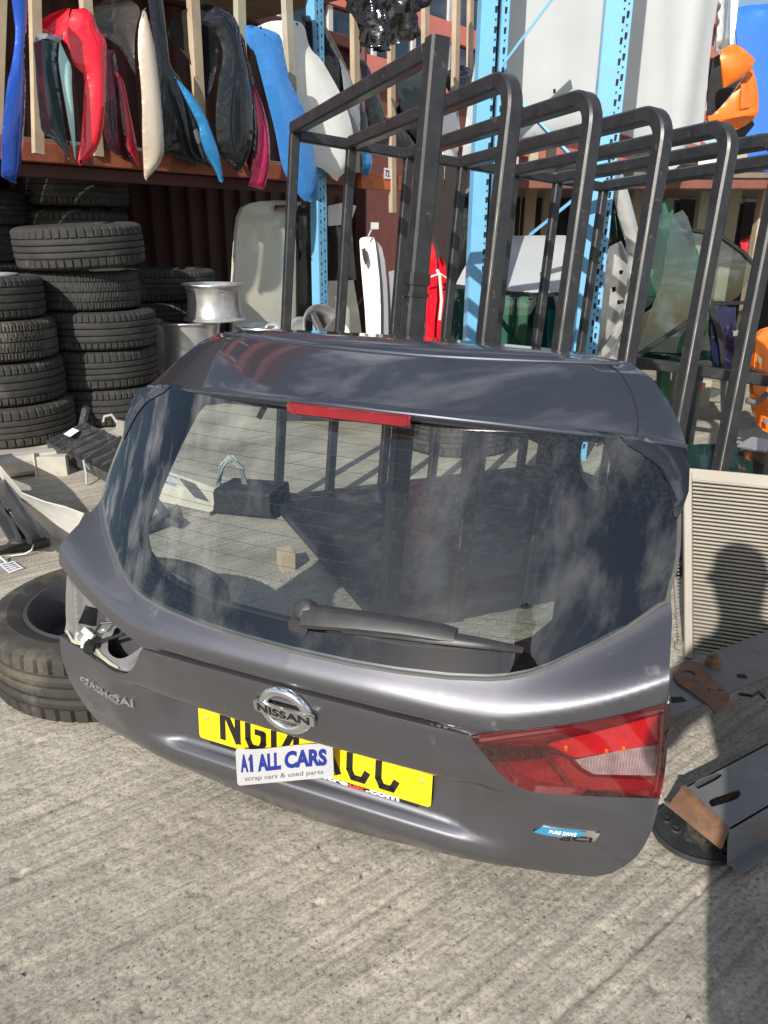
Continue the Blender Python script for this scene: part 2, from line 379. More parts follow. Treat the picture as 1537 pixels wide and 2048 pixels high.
# ------------------------------------------------------------------ background: red building, container, dark bay wall
SP0 = at(0, 275, 4.95); SZ = SP0[2]; SP1 = gz(560, 328, SZ)
SD = SP1-SP0; SD[2] = 0; SD /= np.linalg.norm(SD); SN = np.array([SD[1], -SD[0], 0.])       # SN points towards the camera
if SN[1] > 0: SN = -SN
def sh(off=0.):
    P = SP0+SN*off
    return lambda px, py: onplane(px, py, P, SN)
MAROON = mat('maroon_steel', (.075, .022, .018), .6, var=.35, vscale=2.5, dirt=(.05, .03, .02), dirt_amt=.2, bump=.15, bscale=30)
PINKR = mat('faded_red_cladding', (.62, .19, .15), .6, var=.12, vscale=1.5)
WIN = mat('window_glass_dark', (.02, .035, .06), .06, spec=.8)
ALU = mat('pale_frame', (.5, .5, .47), .5, var=.1)
ORANGE_LIT = mat('lit_orange_beam', (.55, .14, .04), .55, var=.25, vscale=5, dirt=(.12, .05, .03), dirt_amt=.25)
ORANGE_SHADE = mat('shaded_orange_beam', (.28, .075, .035), .65, var=.3, vscale=5, dirt=(.08, .03, .02), dirt_amt=.3)  # darker copy of the beam orange, for the stretch in shade
WOOD = mat('pale_timber', (.42, .33, .23), .75, var=.22, vscale=4, bump=.2, bscale=40)
WOODG = mat('green_tinged_timber', (.36, .34, .26), .75, var=.22, vscale=4, bump=.2, bscale=40)
BLUE = mat('sky_blue_steel', (.16, .42, .66), .45, var=.1, vscale=5, dirt=(.25, .33, .4), dirt_amt=.15, coat=.2)
BLACK = mat('black_steel', (.020, .021, .024), .40, metal=.0, var=.4, vscale=16, dirt=(.15, .11, .08), dirt_amt=.08, dscale=38, spec=.6, bump=.15, bscale=90)
HOLE = mat('dark_void', (.008, .008, .009), .8)

# container / shed wall behind the rack
off = -1.35; Pc = SP0+SN*off
def along(s, z, o=off): p = SP0+SN*o+SD*s; return np.array([p[0], p[1], z])
ct = thing('shipping_container', 'dark red corrugated steel container behind the wing shelf', 'container', along(0, 0))
ztop = 2.95
mb = MB(); s = -1.7; V = []; pat = [(0, 0), (.07, 0), (.10, -.036), (.17, -.036), (.20, 0)]
xs = []
while s < 4.6:
    for a, d in pat[:-1]: xs.append((s+a, d))
    s += .2
for a, d in xs:
    V += [along(a, 0, off+d), along(a, ztop, off+d)]
F = [(2*i, 2*i+2, 2*i+3, 2*i+1) for i in range(len(xs)-1)]
mesh('side_wall', V, F, MAROON, ct)
m2 = MB(); m2.bar(along(-1.7, ztop+.05, off+.03), along(4.65, ztop+.05, off+.03), .1, .12); m2.build('top_rail', MAROON, ct)
m2 = MB(); m2.bar(along(4.62, 0, off+.02), along(4.62, ztop+.1, off+.02), .14, .14, up=(1, 0, 0)); m2.build('corner_post', MAROON, ct)
e0 = along(4.6, 0, off); e1 = e0-SN*2.4
mesh('end_wall', [e0, e1, e1+np.array([0, 0, ztop]), e0+np.array([0, 0, ztop])], [(0, 1, 2, 3)], MAROON, ct)
r0, r1 = along(-1.7, ztop, off), along(4.6, ztop, off)
mesh('roof', [r0, r1, r1-SN*2.4, r0-SN*2.4], [(0, 1, 2, 3)], MAROON, ct)
# red clad building further back
OB = -5.2
rb = thing('red_building', 'faded red clad building with rows of dark windows behind the yard', 'building', along(2, 0, OB))
def bq(s0, s1, z0, z1, o, th, name, m, par=rb):
    A = along(s0, z0, o); mbx = MB()
    V = [along(s0, z0, o), along(s1, z0, o), along(s1, z1, o), along(s0, z1, o)]; V += [p-SN*th for p in V]
    mbx.add(V, [(0, 1, 2, 3), (7, 6, 5, 4), (0, 4, 5, 1), (3, 2, 6, 7), (1, 5, 6, 2), (0, 3, 7, 4)]); return mbx.build(name, m, par)
def zs(px, py, o=OB): p = onplane(px, py, SP0+SN*o, SN); return p[2], float(np.dot(p-(SP0+SN*o), SD))
zb, sb = zs(850, 48); zb2, _ = zs(950, 15); zb3, _ = zs(930, 140)
pitchz = max(.9, zb2-zb)
bq(1.5, 26, 0, 9.5, OB-.12, .3, 'wall', mat('dark_red_wall', (.16, .05, .04), .7, var=.2))
zk = zb-pitchz*2; k = 0
while zk < 9:
    bq(1.5, 26, zk-.16, zk+.16, OB+.05, .15, 'cladding_band', PINKR)
    s = 1.6
    while s < 22:
        if zk > zb-1.2*pitchz and zk < zb+2.2*pitchz:
            w = bq(s+.06, s+1.04, zk+.2, zk+pitchz-.2, OB-.04, .05, 'window', WIN)
            bq(s-.05, s+.05, zk+.17, zk+pitchz-.17, OB+.01, .06, 'mullion', ALU, w)
        s += 1.1
    zk += pitchz; k += 1
# dark bay wall behind the glass and door racks on the right
bw = thing('bay_wall', 'dark timber wall at the back of the glass bay on the right', 'wall', (3.5, 8.2, 0))
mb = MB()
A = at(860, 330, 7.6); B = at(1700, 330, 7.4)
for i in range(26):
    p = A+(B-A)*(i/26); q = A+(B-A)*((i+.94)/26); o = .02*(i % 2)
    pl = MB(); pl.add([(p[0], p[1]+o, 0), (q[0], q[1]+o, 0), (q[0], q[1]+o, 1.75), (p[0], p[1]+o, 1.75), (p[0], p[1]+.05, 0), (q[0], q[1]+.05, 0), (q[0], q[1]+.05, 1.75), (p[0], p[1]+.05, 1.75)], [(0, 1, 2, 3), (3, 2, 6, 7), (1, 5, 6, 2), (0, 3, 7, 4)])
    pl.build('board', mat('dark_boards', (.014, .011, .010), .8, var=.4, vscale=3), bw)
# ------------------------------------------------------------------ the tailgate (local frame: u across, w outwards, v up)
def Rm(a, b, c):
    ca, sa = math.cos(a), math.sin(a); cb_, sb_ = math.cos(b), math.sin(b); cc, sc = math.cos(c), math.sin(c)
    return np.array([[ca, -sa, 0], [sa, ca, 0], [0, 0, 1]]) @ np.array([[1, 0, 0], [0, cb_, -sb_], [0, sb_, cb_]]) @ np.array([[cc, 0, sc], [0, 1, 0], [-sc, 0, cc]])
TR = Rm(R_(-22.765), R_(-4.313), R_(.446)); TT = np.array([-.1128, 1.3501, -.034])
GREY = paint('graphite_paint', (.125, .125, .143), metal=.82, rough=.44, flake=True, dirt=(.17, .165, .155), dirt_amt=-.02, dscale=9)
t = GREY.node_tree; lk = t.links.new; b = t.nodes['Principled BSDF']; tcn = N(t, 'ShaderNodeTexCoord')          # dust film and water runs in the lacquer
mp = N(t, 'ShaderNodeMapping'); mp.inputs['Scale'].default_value = (45, 45, 5); lk(tcn.outputs['Object'], mp.inputs[0])
n1 = N(t, 'ShaderNodeTexNoise', ins={'Scale': 1., 'Detail': 6., 'Roughness': .7}); lk(mp.outputs[0], n1.inputs['Vector'])
n2 = N(t, 'ShaderNodeTexNoise', ins={'Scale': 6., 'Detail': 8., 'Roughness': .7}); lk(tcn.outputs['Object'], n2.inputs['Vector'])
mm = N(t, 'ShaderNodeMath', operation='MULTIPLY'); lk(n1.outputs['Fac'], mm.inputs[0]); lk(n2.outputs['Fac'], mm.inputs[1])
mr = N(t, 'ShaderNodeMapRange', ins={'From Min': .15, 'From Max': .42, 'To Min': .02, 'To Max': .34}); lk(mm.outputs[0], mr.inputs[0]); lk(mr.outputs[0], b.inputs['Coat Roughness'])
GLOSS = mat('gloss_black', (.006, .006, .007), .12, coat=1., spec=.6)
TRIMB = mat('black_plastic', (.016, .016, .017), .5, var=.3, vscale=20, bump=.1, bscale=300)
PRIMER = mat('bare_grey_metal', (.27, .27, .265), .42, metal=.55, var=.16, vscale=12, dirt=(.22, .19, .15), dirt_amt=.15, dscale=12)
CHROME = mat('chrome', (.78, .79, .8), .09, metal=1.)
SEALER = mat('seam_sealer', (.42, .38, .3), .7, var=.2, vscale=20)
tg = thing('tailgate', 'graphite grey hatchback tailgate standing on the concrete with its left lamp missing', 'tailgate', TT, rot=Matrix(TR.tolist()))
def loc3(u, v, w): return np.array([u, -w, v])
UK = np.array([0, .15, .3, .36, .45, .55, .65])
def A_(l): return np.array(l, float)
R6v, R6w = A_([.400, .400, .395, .392, .41, .445, .495]), A_([.192, .189, .178, .170, .150, .118, .080]); gfd = A_([1, 1, .8, .35, 0, 0, 0])
R8v = A_([.478, .480, .487, .49, .52, .565, .63])
def Wg(u, v): return .175-.6*(v-.478)-.42*abs(u)**2.5
ROWS = [(0*UK-.06, A_([-.015, -.017, -.025, -.03, -.04, -.06, -.09])), (0*UK, A_([.045, .043, .035, .03, .02, .0, -.03])), (0*UK+.06, A_([.090, .088, .082, .077, .065, .045, .02])),
        (0*UK+.118, A_([.118, .118, .116, .113, .10, .08, .055])), (0*UK+.135, A_([.117, .117, .115, .113, .104, .084, .058])), (0*UK+.158, A_([.092, .092, .094, .108, .110, .090, .066])),
        (0*UK+.270, A_([.099, .099, .103, .127, .130, .110, .088])), (0*UK+.281, A_([.158, .156, .151, .141, .133, .112, .088])), (0*UK+.289, A_([.166, .164, .156, .146, .134, .112, .088])), (0*UK+.35, A_([.184, .181, .170, .160, .140, .115, .088])),
        (R6v, R6w), (R6v+.004, R6w-.003*gfd), (R6v+.010, R6w+.001*gfd), (R6v+.018, R6w+.005*gfd), (R6v+.034, R6w+.006*gfd), (R8v, Wg(UK, R8v)), (R8v+.1, Wg(UK, R8v+.1))]
RV = A_([r[0] for r in ROWS]); RW = A_([r[1] for r in ROWS])
def pch(xs, ys, x):
    h = np.diff(xs); d = np.diff(ys)/h; m = np.zeros(len(xs)); dd = d[:-1]*d[1:] > 0
    w1 = 2*h[1:]+h[:-1]; w2 = h[1:]+2*h[:-1]
    with np.errstate(all='ignore'): m[1:-1] = np.where(dd, (w1+w2)/(w1/d[:-1]+w2/d[1:]), 0)
    m[0] = d[0]; m[-1] = d[-1]; x = min(max(x, xs[0]), xs[-1]); i = min(max(int(np.searchsorted(xs, x))-1, 0), len(h)-1)
    t = (x-xs[i])/h[i]; t2 = t*t; t3 = t2*t
    return (2*t3-3*t2+1)*ys[i]+(t3-2*t2+t)*h[i]*m[i]+(-2*t3+3*t2)*ys[i+1]+(t3-t2)*h[i]*m[i+1]
UD = np.linspace(0, .66, 45)
def pchv(xs, ys, x): return np.array([pch(xs, ys, q) for q in x])
RVD = A_([pchv(UK, r, np.minimum(UD, .65)) for r in RV]); RWD = A_([pchv(UK, r, np.minimum(UD, .65)) for r in RW])
def W(u, v):
    x = min(abs(u), .655)/.66*44; i = min(int(x), 43); f = x-i
    return pch(RVD[:, i]*(1-f)+RVD[:, i+1]*f, RWD[:, i]*(1-f)+RWD[:, i+1]*f, v)
def tl(P): q = TR.T @ (np.asarray(P)-TT); return np.array([q[0], q[2], -q[1]])
OL = tl(CAMP)
def hit(px, py, F=W, w0=.1):
    d = tl(CAMP+ray(px, py))-OL; w = w0
    for _ in range(60):
        q = OL+d*((w-OL[2])/d[2]); w = .6*w+.4*F(q[0], q[1])
    return q
def lsheet(name, outer, F, m, parent=tg, holes=(), step=.014, skirt=.012, off=0., inset=0., grad=.002):
    """panel in the tailgate's frame: outline in (u,v), depth w=F(u,v)+off, analytic normals, edges turned in by skirt"""
    v, T = fill(outer, holes, step); V = []; NN = []
    for u, z in v:
        V.append(loc3(u, z, F(u, z)+off))
        du = (F(u+grad, z)-F(u-grad, z))/(2*grad); dz = (F(u, z+grad)-F(u, z-grad))/(2*grad); n = np.array([-du, -1, -dz]); NN.append(n/np.linalg.norm(n))
    F_ = list(T)
    # with u right and v up, ccw triangles face -y in local space, i.e. outwards
    if skirt > 0:
        ix = {}
        for a, b in boundary(T):
            e = np.array(v[b])-np.array(v[a]); e /= np.linalg.norm(e)+1e-12; on = np.array([e[1], 0, -e[0]])
            for i in (a, b):
                if i not in ix:
                    ix[i] = len(V); p = V[i]; V += [p, p+np.array([0, skirt, 0])-on*skirt*.25]; NN += [on, on]
        F_ += [(ix[b], ix[a], ix[a]+1, ix[b]+1) for a, b in boundary(T)]
    return mesh(name, V, F_, m, parent, smooth=True, local=True, normals=NN)
def mir(P): return [(-u, v) for u, v in reversed(P)]
# outlines, right half, from the bottom centre round to the window edge
BOT = [(.08, .044), (.25, .070), (.4, .095), (.505, .105), (.564, .114), (.592, .130), (.61, .152), (.628, .182), (.637, .21), (.645, .25), (.648, .285), (.648, .317)]
LB = [(.60, .311), (.556, .305), (.51, .300), (.476, .296), (.455, .2945), (.443, .2955), (.425, .299), (.408, .308), (.39, .325), (.374, .346), (.342, .393)]
LT = [(.38, .408), (.426, .420), (.48, .435), (.539, .452), (.59, .470), (.637, .489)]
GE = [(.610, .622), (.599, .617), (.575, .598), (.551, .579), (.515, .557), (.481, .538), (.447, .519), (.417, .506), (.385, .497), (.355, .492), (.29, .486), (.205, .482), (.113, .479), (0, .478)]
half = BOT+LB+LT+[(.633, .53), (.629, .556), (.624, .59), (.618, .612)]+GE
outer = [(0, .036)]+half+mir(half[:-1])
body = lsheet('outer_panel', outer, W, GREY, step=.0095, skirt=.045)
# dark shut line between the upper skin and the handle garnish
SL = [(u, float(np.interp(abs(u), UK, R6v))) for u in np.linspace(-.338, .338, 60)]
shut = []
for sg in (0, 1):
    pts = [(u, v+(-.0005 if sg == 0 else .0075*min(1, (.345-abs(u))/.06)+.0008)) for u, v in SL]
    shut += pts if sg == 0 else pts[::-1]
lsheet('shut_line', shut, W, HOLE, step=.012, skirt=0, off=.0012)
lipT = [loc3(u, v-.002, W(u, v-.002)+.0005) for u, v in SL]
mb = MB(); mb.tube(lipT, .0016, 6); mb.build('garnish_edge', GREY, tg, True, local=True)
# window glass and its black border
gsd = [(.612, .644), (.616, .67), (.615, .70), (.608, .75), (.596, .80), (.575, .845), (.53, .872)]
gh = [(u, v-.004) for u, v in reversed(GE)]+gsd
gout = gh+[(-u, v) for u, v in reversed(gh[1:])]
gout = [(0, .474)]+gh[1:]+[(.3, .888), (0, .893), (-.3, .888)]+mir(gh[1:])
op = [(0, .512), (.2, .513), (.31, .522), (.37, .535), (.41, .553), (.436, .58), (.432, .65), (.415, .74), (.395, .81), (.37, .845), (.33, .858), (0, .866)]
opn = op+mir(op[1:-1])
hc = hit(1188, 925, Wg); ring = [(hc[0]+.026*math.cos(t)-.012*math.sin(t), hc[1]+.045*math.sin(t)) for t in np.linspace(0, 2*math.pi, 20)[:-1]]
glass = lsheet('rear_window', gout, Wg, glassmat('tailgate_glass', (.70, .76, .73)), step=.03, skirt=0, off=.003)
lsheet('window_border', gout, Wg, mat('ceramic_black', (.010, .010, .012), .9, spec=0.), glass, holes=[opn, ring], step=.03, skirt=0, off=-.0015)
# rubber seal bead round the lower edge of the glass
seal = [(-u, v) for u, v in gh[1:]][::-1]+gh
mb = MB(); mb.tube([loc3(u, v-.003, Wg(u, v)+.002) for u, v in seal], .0042, 6); mb.build('window_seal', mat('seal_rubber', (.09, .088, .085), .6, var=.2), glass, True, local=True)
# heater lines inside the glass
mb = MB()
for k in range(13):
    v = .545+k*.0245; ul = .425-.05*max(0, (v-.58))/.25
    P = [loc3(u, v+.004*math.cos(u*3), Wg(u, v)+.0005) for u in np.linspace(-ul, ul, 15)]
    mb.tube(P, .0004, 4)
hl = mb.build('heater_lines', mat('heater_lines', (.05, .035, .025), .6), glass, local=True); hl['kind'] = 'stuff'
# inner frame seen through the glass (dark trim with depth)
inn = [(u*.985, v+.012 if v < .6 else v-.01) for u, v in gout]
ino = [(u*1.04, v+(-.008 if v < .6 else .006)) for u, v in opn]
lsheet('inner_frame', inn, Wg, mat('inner_trim', (.02, .02, .021), .7, var=.3), holes=[ino, [(u*1.0, v) for u, v in ring]], step=.04, skirt=.03, off=-.03)
# back of the lower panel so it is a hollow shell with an inner skin
lo = [(0, .05)]+[(u*.96, v+.008) for u, v in BOT]+[(.60, .47), (.58, .56)]+[(u*.97, v-.006) for u, v in GE]; lo = lo+mir(lo[1:-1])
lsheet('inner_skin', lo, lambda u, v: .5*W(u, v)-.02, mat('inner_grey', (.06, .06, .066), .5, var=.1), step=.04, skirt=.01, off=0)
def dseg(p, P):
    d = 9.
    for a, b in zip(P[:-1], P[1:]):
        e = b-a; t_ = max(0, min(1, np.dot(p-a, e)/np.dot(e, e))); d = min(d, np.linalg.norm(p-a-t_*e))
    return d
# spoiler: rows from the roof edge to the trailing edge and underneath
def srow(U, fv, fw_, n=48):
    out = []
    for i in range(n+1):
        a = -1+2*i/n; x = abs(a); out.append(loc3(U*a, fv(x), fw_(x)))
    return out
rnd = lambda x, s, p=9: -s*x**p
rows = [srow(.462, lambda x: .992-.010*x*x+rnd(x, .02), lambda x: -.385),
        srow(.470, lambda x: 1.005-.010*x*x+rnd(x, .016), lambda x: -.372),
        srow(.474, lambda x: 1.000-.004*x*x+rnd(x, .012), lambda x: -.30-.035*x*x),
        srow(.473, lambda x: .987+.004*x*x+rnd(x, .004), lambda x: -.235-.083*x*x),
        srow(.473, lambda x: .970+.014*x*x, lambda x: -.224-.092*x*x),
        srow(.474, lambda x: .971+.014*x*x, lambda x: -.216-.097*x*x),
        srow(.480, lambda x: .978+.010*x*x+rnd(x, .004), lambda x: -.208-.10*x*x),
        srow(.520, lambda x: .967+.006*x*x+rnd(x, .010), lambda x: -.180-.112*x*x),
        srow(.558, lambda x: .944-.004*x*x+rnd(x, .016), lambda x: -.130-.130*x*x),
        srow(.584, lambda x: .918-.016*x*x+rnd(x, .014), lambda x: -.078-.148*x*x),
        srow(.597, lambda x: .898-.025*x*x+rnd(x, .008), lambda x: -.040-.160*x*x),
        srow(.599, lambda x: .890-.029*x*x, lambda x: -.027-.164*x*x),
        srow(.601, lambda x: .886-.030*x*x, lambda x: -.0245-.165*x*x),
        srow(.600, lambda x: .880-.031*x*x, lambda x: -.029-.165*x*x),
        srow(.594, lambda x: .872-.033*x*x, lambda x: -.040-.165*x*x),
        srow(.575, lambda x: .866-.030*x*x, lambda x: -.085-.155*x*x),
        srow(.54, lambda x: .870-.028*x*x, lambda x: -.13-.14*x*x)]
V = [p for r in rows for p in r]; n = 49; F = []
for i in range(len(rows)-1):
    for j in range(n-1): F.append((i*n+j, (i+1)*n+j, (i+1)*n+j+1, i*n+j+1))
SPM = paint('graphite_sky_tinted', (.085, .092, .115), metal=.75, rough=.33, flake=False)  # bluer than the body paint: sky reflection put into the base colour
sp_ = mesh('spoiler', V, F, SPM, tg, True, 50, True)
# end caps with their shut line
for sgn in (-1, 1):
    e = [r[0] if sgn < 0 else r[-1] for r in rows]; V = []; F = []
    for i, p in enumerate(e): V += [p, p+np.array([-sgn*.0, .0, -.004])+np.array([sgn*.004, .004, -.016 if i < 11 else -.004])]
    for i in range(len(e)-1):
        f = (2*i, 2*i+2, 2*i+3, 2*i+1); F.append(f if sgn < 0 else f[::-1])
    mesh('end_cap', V, F, SPM, sp_, True, 50, True)
    mb = MB(); P = []
    for tt in np.linspace(0, 1, 12):
        i = 6+tt*6; k = int(i); f = i-k; a = .905-.06*tt; j = a*24+24; jj = int(j); g_ = j-jj
        q = lambda r: rows[min(r, 12)][jj]*(1-g_)+rows[min(r, 12)][min(jj+1, 48)]*g_
        p = q(k)*(1-f)+q(k+1)*f; P.append(p*np.array([sgn, 1, 1])+np.array([0, -.0006, .0004]))
    mb.tube(P, .0011, 5); mb.build('shut_line', HOLE, sp_, local=True)
mb = MB(); mb.tube([rows[6][j]+np.array([0, -.001, -.0005]) for j in range(2, 47)], .0042, 8); mb.build('lip_bead', SPM, sp_, True, local=True)  # beads added on ridge and trailing edge to catch a line of sun
mb = MB(); mb.tube([rows[12][j]+np.array([0, .0025, .0005]) for j in range(0, 49)], .004, 8); mb.build('trailing_bead', SPM, sp_, True, local=True)
# brake light under the trailing edge
RED = mat('red_lens', (.22, .003, .010), .12, coat=1., spec=.6, var=.15, vscale=25)
RED2 = mat('bright_red_lens', (.46, .004, .012), .1, coat=1., var=.12, vscale=60)
RED3 = mat('deep_red_lens', (.13, .003, .007), .1, coat=1., var=.1, vscale=30)
n = 20; V = []; F = []
for i in range(n+1):
    a = -1+2*i/n; u = .129*a; x = abs(u)/.6; c = 0 if abs(a) < .999 else .004
    for dv_, dw in [(.886, -.020), (.884-c, -.006+c*-1.5), (.866+c, -.009-c*1.5), (.862, -.022)]:
        V.append(loc3(u, dv_-.030*x*x, dw-.165*x*x))
for i in range(n):
    for j in range(3): F.append((4*i+j, 4*i+j+1, 4*i+5+j, 4*i+4+j))
F += [(3, 2, 1, 0), (4*n, 4*n+1, 4*n+2, 4*n+3)]
mesh('brake_light', V, F, RED, sp_, True, 40, True)
# black fins beside the glass
for sgn in (-1, 1):
    fin = [(.49, .872), (.55, .864), (.596, .855), (.612, .83), (.617, .79), (.611, .757), (.605, .743), (.599, .747), (.592, .772), (.582, .80), (.562, .826), (.53, .846), (.505, .858)]
    FE = [np.array(p) for p in fin[5:]+fin[:1]]; fin = [(sgn*u, v) for u, v in fin]
    if sgn < 0: fin = fin[::-1]
    def FW(u, v):
        d = dseg(np.array((abs(u), v)), FE); return Wg(u, v)+.005+.012*(1-math.exp(-d/.03))
    lsheet('side_fin', fin, FW, GLOSS, holes=(), step=.010, skirt=.02)
# right tail light
lamp = LB[::-1]+[(.600, .3115), (.650, .317), (.649, .40), (.640, .491)]+LT[::-1][1:]
lamp = [(.342, .393)]+[p for p in LB[::-1][1:]]+[(.650, .3175), (.650, .36), (.647, .42), (.640, .490)]+LT[::-1][1:]
tlm = lsheet('tail_light', lamp, lambda u, v: W(u, v)-.012, RED3, step=.012, skirt=.03); tlm['label'] = 'red and clear rear lamp at the right edge'
def pxpoly(P, F=W): return [tuple(hit(*p, F=F)[:2]) for p in P][::-1]
lsheet('upper_lens', pxpoly([(1093, 1490), (1150, 1476), (1322, 1431), (1321, 1488), (1155, 1517), (1137, 1512)]), lambda u, v: W(u, v)-.003, RED2, tlm, step=.012, skirt=.004)
wl = pxpoly([(1149, 1523), (1240, 1505), (1319, 1492), (1311, 1555), (1187, 1552), (1165, 1540)])
wlens = lsheet('reverse_lens', wl, lambda u, v: W(u, v)-.006, mat('clear_lens', (.5, .5, .52), .18, coat=1., metal=.4, var=.25, vscale=40), tlm, step=.01, skirt=.004)
c0 = np.mean(wl, axis=0)
mb = MB()
for k in range(34):
    u = .49+k*.0045
    vv = [c0[1]-.03+.004*q for q in range(16)]; vv = [v for v in vv if inside((u, v), wl)]
    if len(vv) > 3: mb.tube([loc3(u, v, W(u, v)-.0054) for v in vv], .0012, 4, up=(0, 1, 0))
rb_ = mb.build('lens_ribs', MATS['clear_lens'], wlens, local=True); rb_['kind'] = 'stuff'
lsheet('lower_lens', pxpoly([(1101, 1510), (1133, 1519), (1150, 1538), (1176, 1556), (1306, 1563), (1305, 1580), (1180, 1583), (1150, 1573)]), lambda u, v: W(u, v)-.004, RED, tlm, step=.012, skirt=.004)
rf = pxpoly([(996, 1496), (1060, 1491), (1130, 1574), (1075, 1566), (1045, 1555), (1019, 1535)])
rfl = lsheet('reflector', rf, lambda u, v: W(u, v)-.006, RED, tlm, step=.012, skirt=.003)
mb = MB(); us = [p[0] for p in rf]; vs2 = [p[1] for p in rf]
for u in np.arange(min(us), max(us), .004):
    for v in np.arange(min(vs2), max(vs2), .004):
        if inside((u, v), rf):
            c = loc3(u, v, W(u, v)-.0056); r = .0018
            mb.add([c+np.array([r, 0, 0]), c+np.array([0, 0, r]), c+np.array([-r, 0, 0]), c+np.array([0, 0, -r]), c+np.array([0, -.0014, 0])], [(1, 0, 4), (2, 1, 4), (3, 2, 4), (0, 3, 4)])
o = mb.build('reflector_prisms', RED, rfl, local=True); o['kind'] = 'stuff'
mb = MB(); mb.tube([loc3(.640, .33, W(.64, .33)+.006), loc3(.637, .40, W(.637, .40)+.006), loc3(.630, .472, W(.63, .472)+.006)], .003, 5); mb.build('lamp_edge', RED3, tlm, local=True)
lsheet('lens_cover', lamp, lambda u, v: W(u, v)+.004, glassmat('lamp_cover', (.95, .80, .80)), tlm, step=.012, skirt=.016)
for s0, s1 in (((.356, .384), (.425, .408)), ((.425, .408), (.539, .440)), ((.539, .440), (.632, .473))):
    mb = MB(); mb.tube([loc3(u, v, W(u, v)-.004) for u, v in (s0, s1)], .006, 8); mb.build('inner_bezel', RED3, tlm, True, local=True)
mb = MB()                                               # bulbs glinting behind the lens
for pxl in ((1132, 1498), (1213, 1505), (1247, 1500)):
    q = hit(*pxl); mb.tube([loc3(q[0], q[1]-.004, W(*q[:2])-.004), loc3(q[0], q[1]+.004, W(*q[:2])+.0)], .003, 8)
mb.build('bulb', mat('amber_bulb', (.85, .25, .03), .15, coat=1.), tlm, True, local=True)
# left lamp is gone: bare recess
rec = [(-u, v) for u, v in lamp][::-1]
top_edge = [np.array((-u, v)) for u, v in LT]+[np.array((-.342, .393))]
inn_edge = [np.array((-u, v)) for u, v in LB[-4:]]
te = [np.array((-.342, .393))]+[np.array((-u, v)) for u, v in LT]
def RF(u, v):
    d = min(dseg(np.array((u, v)), te), dseg(np.array((u, v)), inn_edge)*1.2)
    s = min(1, d/.03); s = s*s*(3-2*s); x = min(1, max(0, (abs(u)-.545)/.05)); ridge = .012*math.exp(-((abs(u)-.60)/.012)**2)
    lowlip = min(1, max(0, (v-.303)/.035))
    return W(u, v)-.012-.05*s*(1-.75*x)*lowlip+ridge-.01*math.exp(-((abs(u)-.555)/.01)**2)
h1 = pxpoly([(182, 1205), (200, 1228), (206, 1252), (192, 1254), (178, 1236)], lambda u, v: W(u, v)-.05); h2 = pxpoly([(222, 1258), (240, 1260), (278, 1296), (262, 1312), (232, 1298), (218, 1278)], lambda u, v: W(u, v)-.05)
sm2 = lambda P: smoothpoly(P, 2)
rc = lsheet('lamp_recess', rec, RF, PRIMER, holes=[sm2(h1), sm2(h2)], step=.008, skirt=.0); rc['label'] = 'bare metal socket of the missing left lamp'
mb = MB(); mb.tube([loc3(u, v, RF(u, v)+.002) for u, v in [(-.449, .301), (-.476, .303), (-.51, .306), (-.556, .311), (-.60, .317), (-.640, .323)]], [.003, .004, .0045, .0045, .004, .003], 6); mb.build('sealer_bead', SEALER, rc, True, local=True)
bk = [(-.36, .33), (-.36, .42), (-.55, .47), (-.6, .40), (-.56, .32)]
lsheet('recess_backing', bk[::-1] if False else [(-.60, .40), (-.56, .32), (-.36, .33), (-.36, .41), (-.55, .46)], lambda u, v: W(u, v)-.10, HOLE, rc, step=.05, skirt=0)
q = hit(197, 1285, lambda u, v: W(u, v)-.04); mb = MB()
mb.box(loc3(q[0], q[1], q[2]+.012), (.03, .03, .024), Rm(.3, .2, .3)); mb.box(loc3(q[0]+.002, q[1]+.002, q[2]+.03), (.022, .012, .018), Rm(.3, .2, .3)); mb.build('wiring_plug', TRIMB, rc, local=True)
mb = MB(); mb.box(loc3(q[0]-.012, q[1]+.004, q[2]+.026), (.014, .016, .012), Rm(.3, .2, .3)); q2 = hit(187, 1262, lambda u, v: W(u, v)-.04); mb.box(loc3(q2[0], q2[1], q2[2]+.014), (.03, .012, .012), Rm(.2, -.5, .5)); mb.build('white_plug', mat('white_nylon', (.75, .76, .72), .5), rc, local=True)
mb = MB(); P0 = loc3(q2[0]+.012, q2[1], q2[2]+.012); P1 = loc3(*tl(np.array(TR @ loc3(-.47, .385, .08)+TT)))
mb.tube([P0, (P0+P1)/2+np.array([0, -.02, .02]), P1], .003, 6); mb.tube([loc3(q[0], q[1], q[2]+.01), loc3(q[0]+.03, q[1]+.02, q[2]+.02), loc3(-.45, .37, .10)], .004, 6); mb.build('wiring', TRIMB, rc, True, local=True)
# surface frame for badges
def frame_at(u, v, off=0., F=W):
    g = .004; c = loc3(u, v, F(u, v)); a = loc3(u+g, v, F(u+g, v))-loc3(u-g, v, F(u-g, v)); b_ = loc3(u, v+g, F(u, v+g))-loc3(u, v-g, F(u, v-g))
    a /= np.linalg.norm(a); n = np.cross(a, b_); n /= np.linalg.norm(n); b_ = np.cross(n, a); return c+n*off, a, b_, n
BU, BV = -.006, .352
c, a, b_, nn = frame_at(BU, BV, .0)
M3 = np.stack([a, b_, nn], 1)
bd = thing('x', 'x', 'x'); bpy.data.objects.remove(bd)
mb = MB(); V = []; F = []; n = 64; prof = [(-.011, 0.), (-.009, .007), (-.003, .0105), (.004, .0095), (.009, .005), (.010, 0.)]
for i in range(n):
    t_ = 2*math.pi*i/n
    for dr, hz in prof: V.append(c+M3 @ np.array([(.047+dr)*math.cos(t_), (.043+dr)*math.sin(t_), hz]))
k = len(prof)
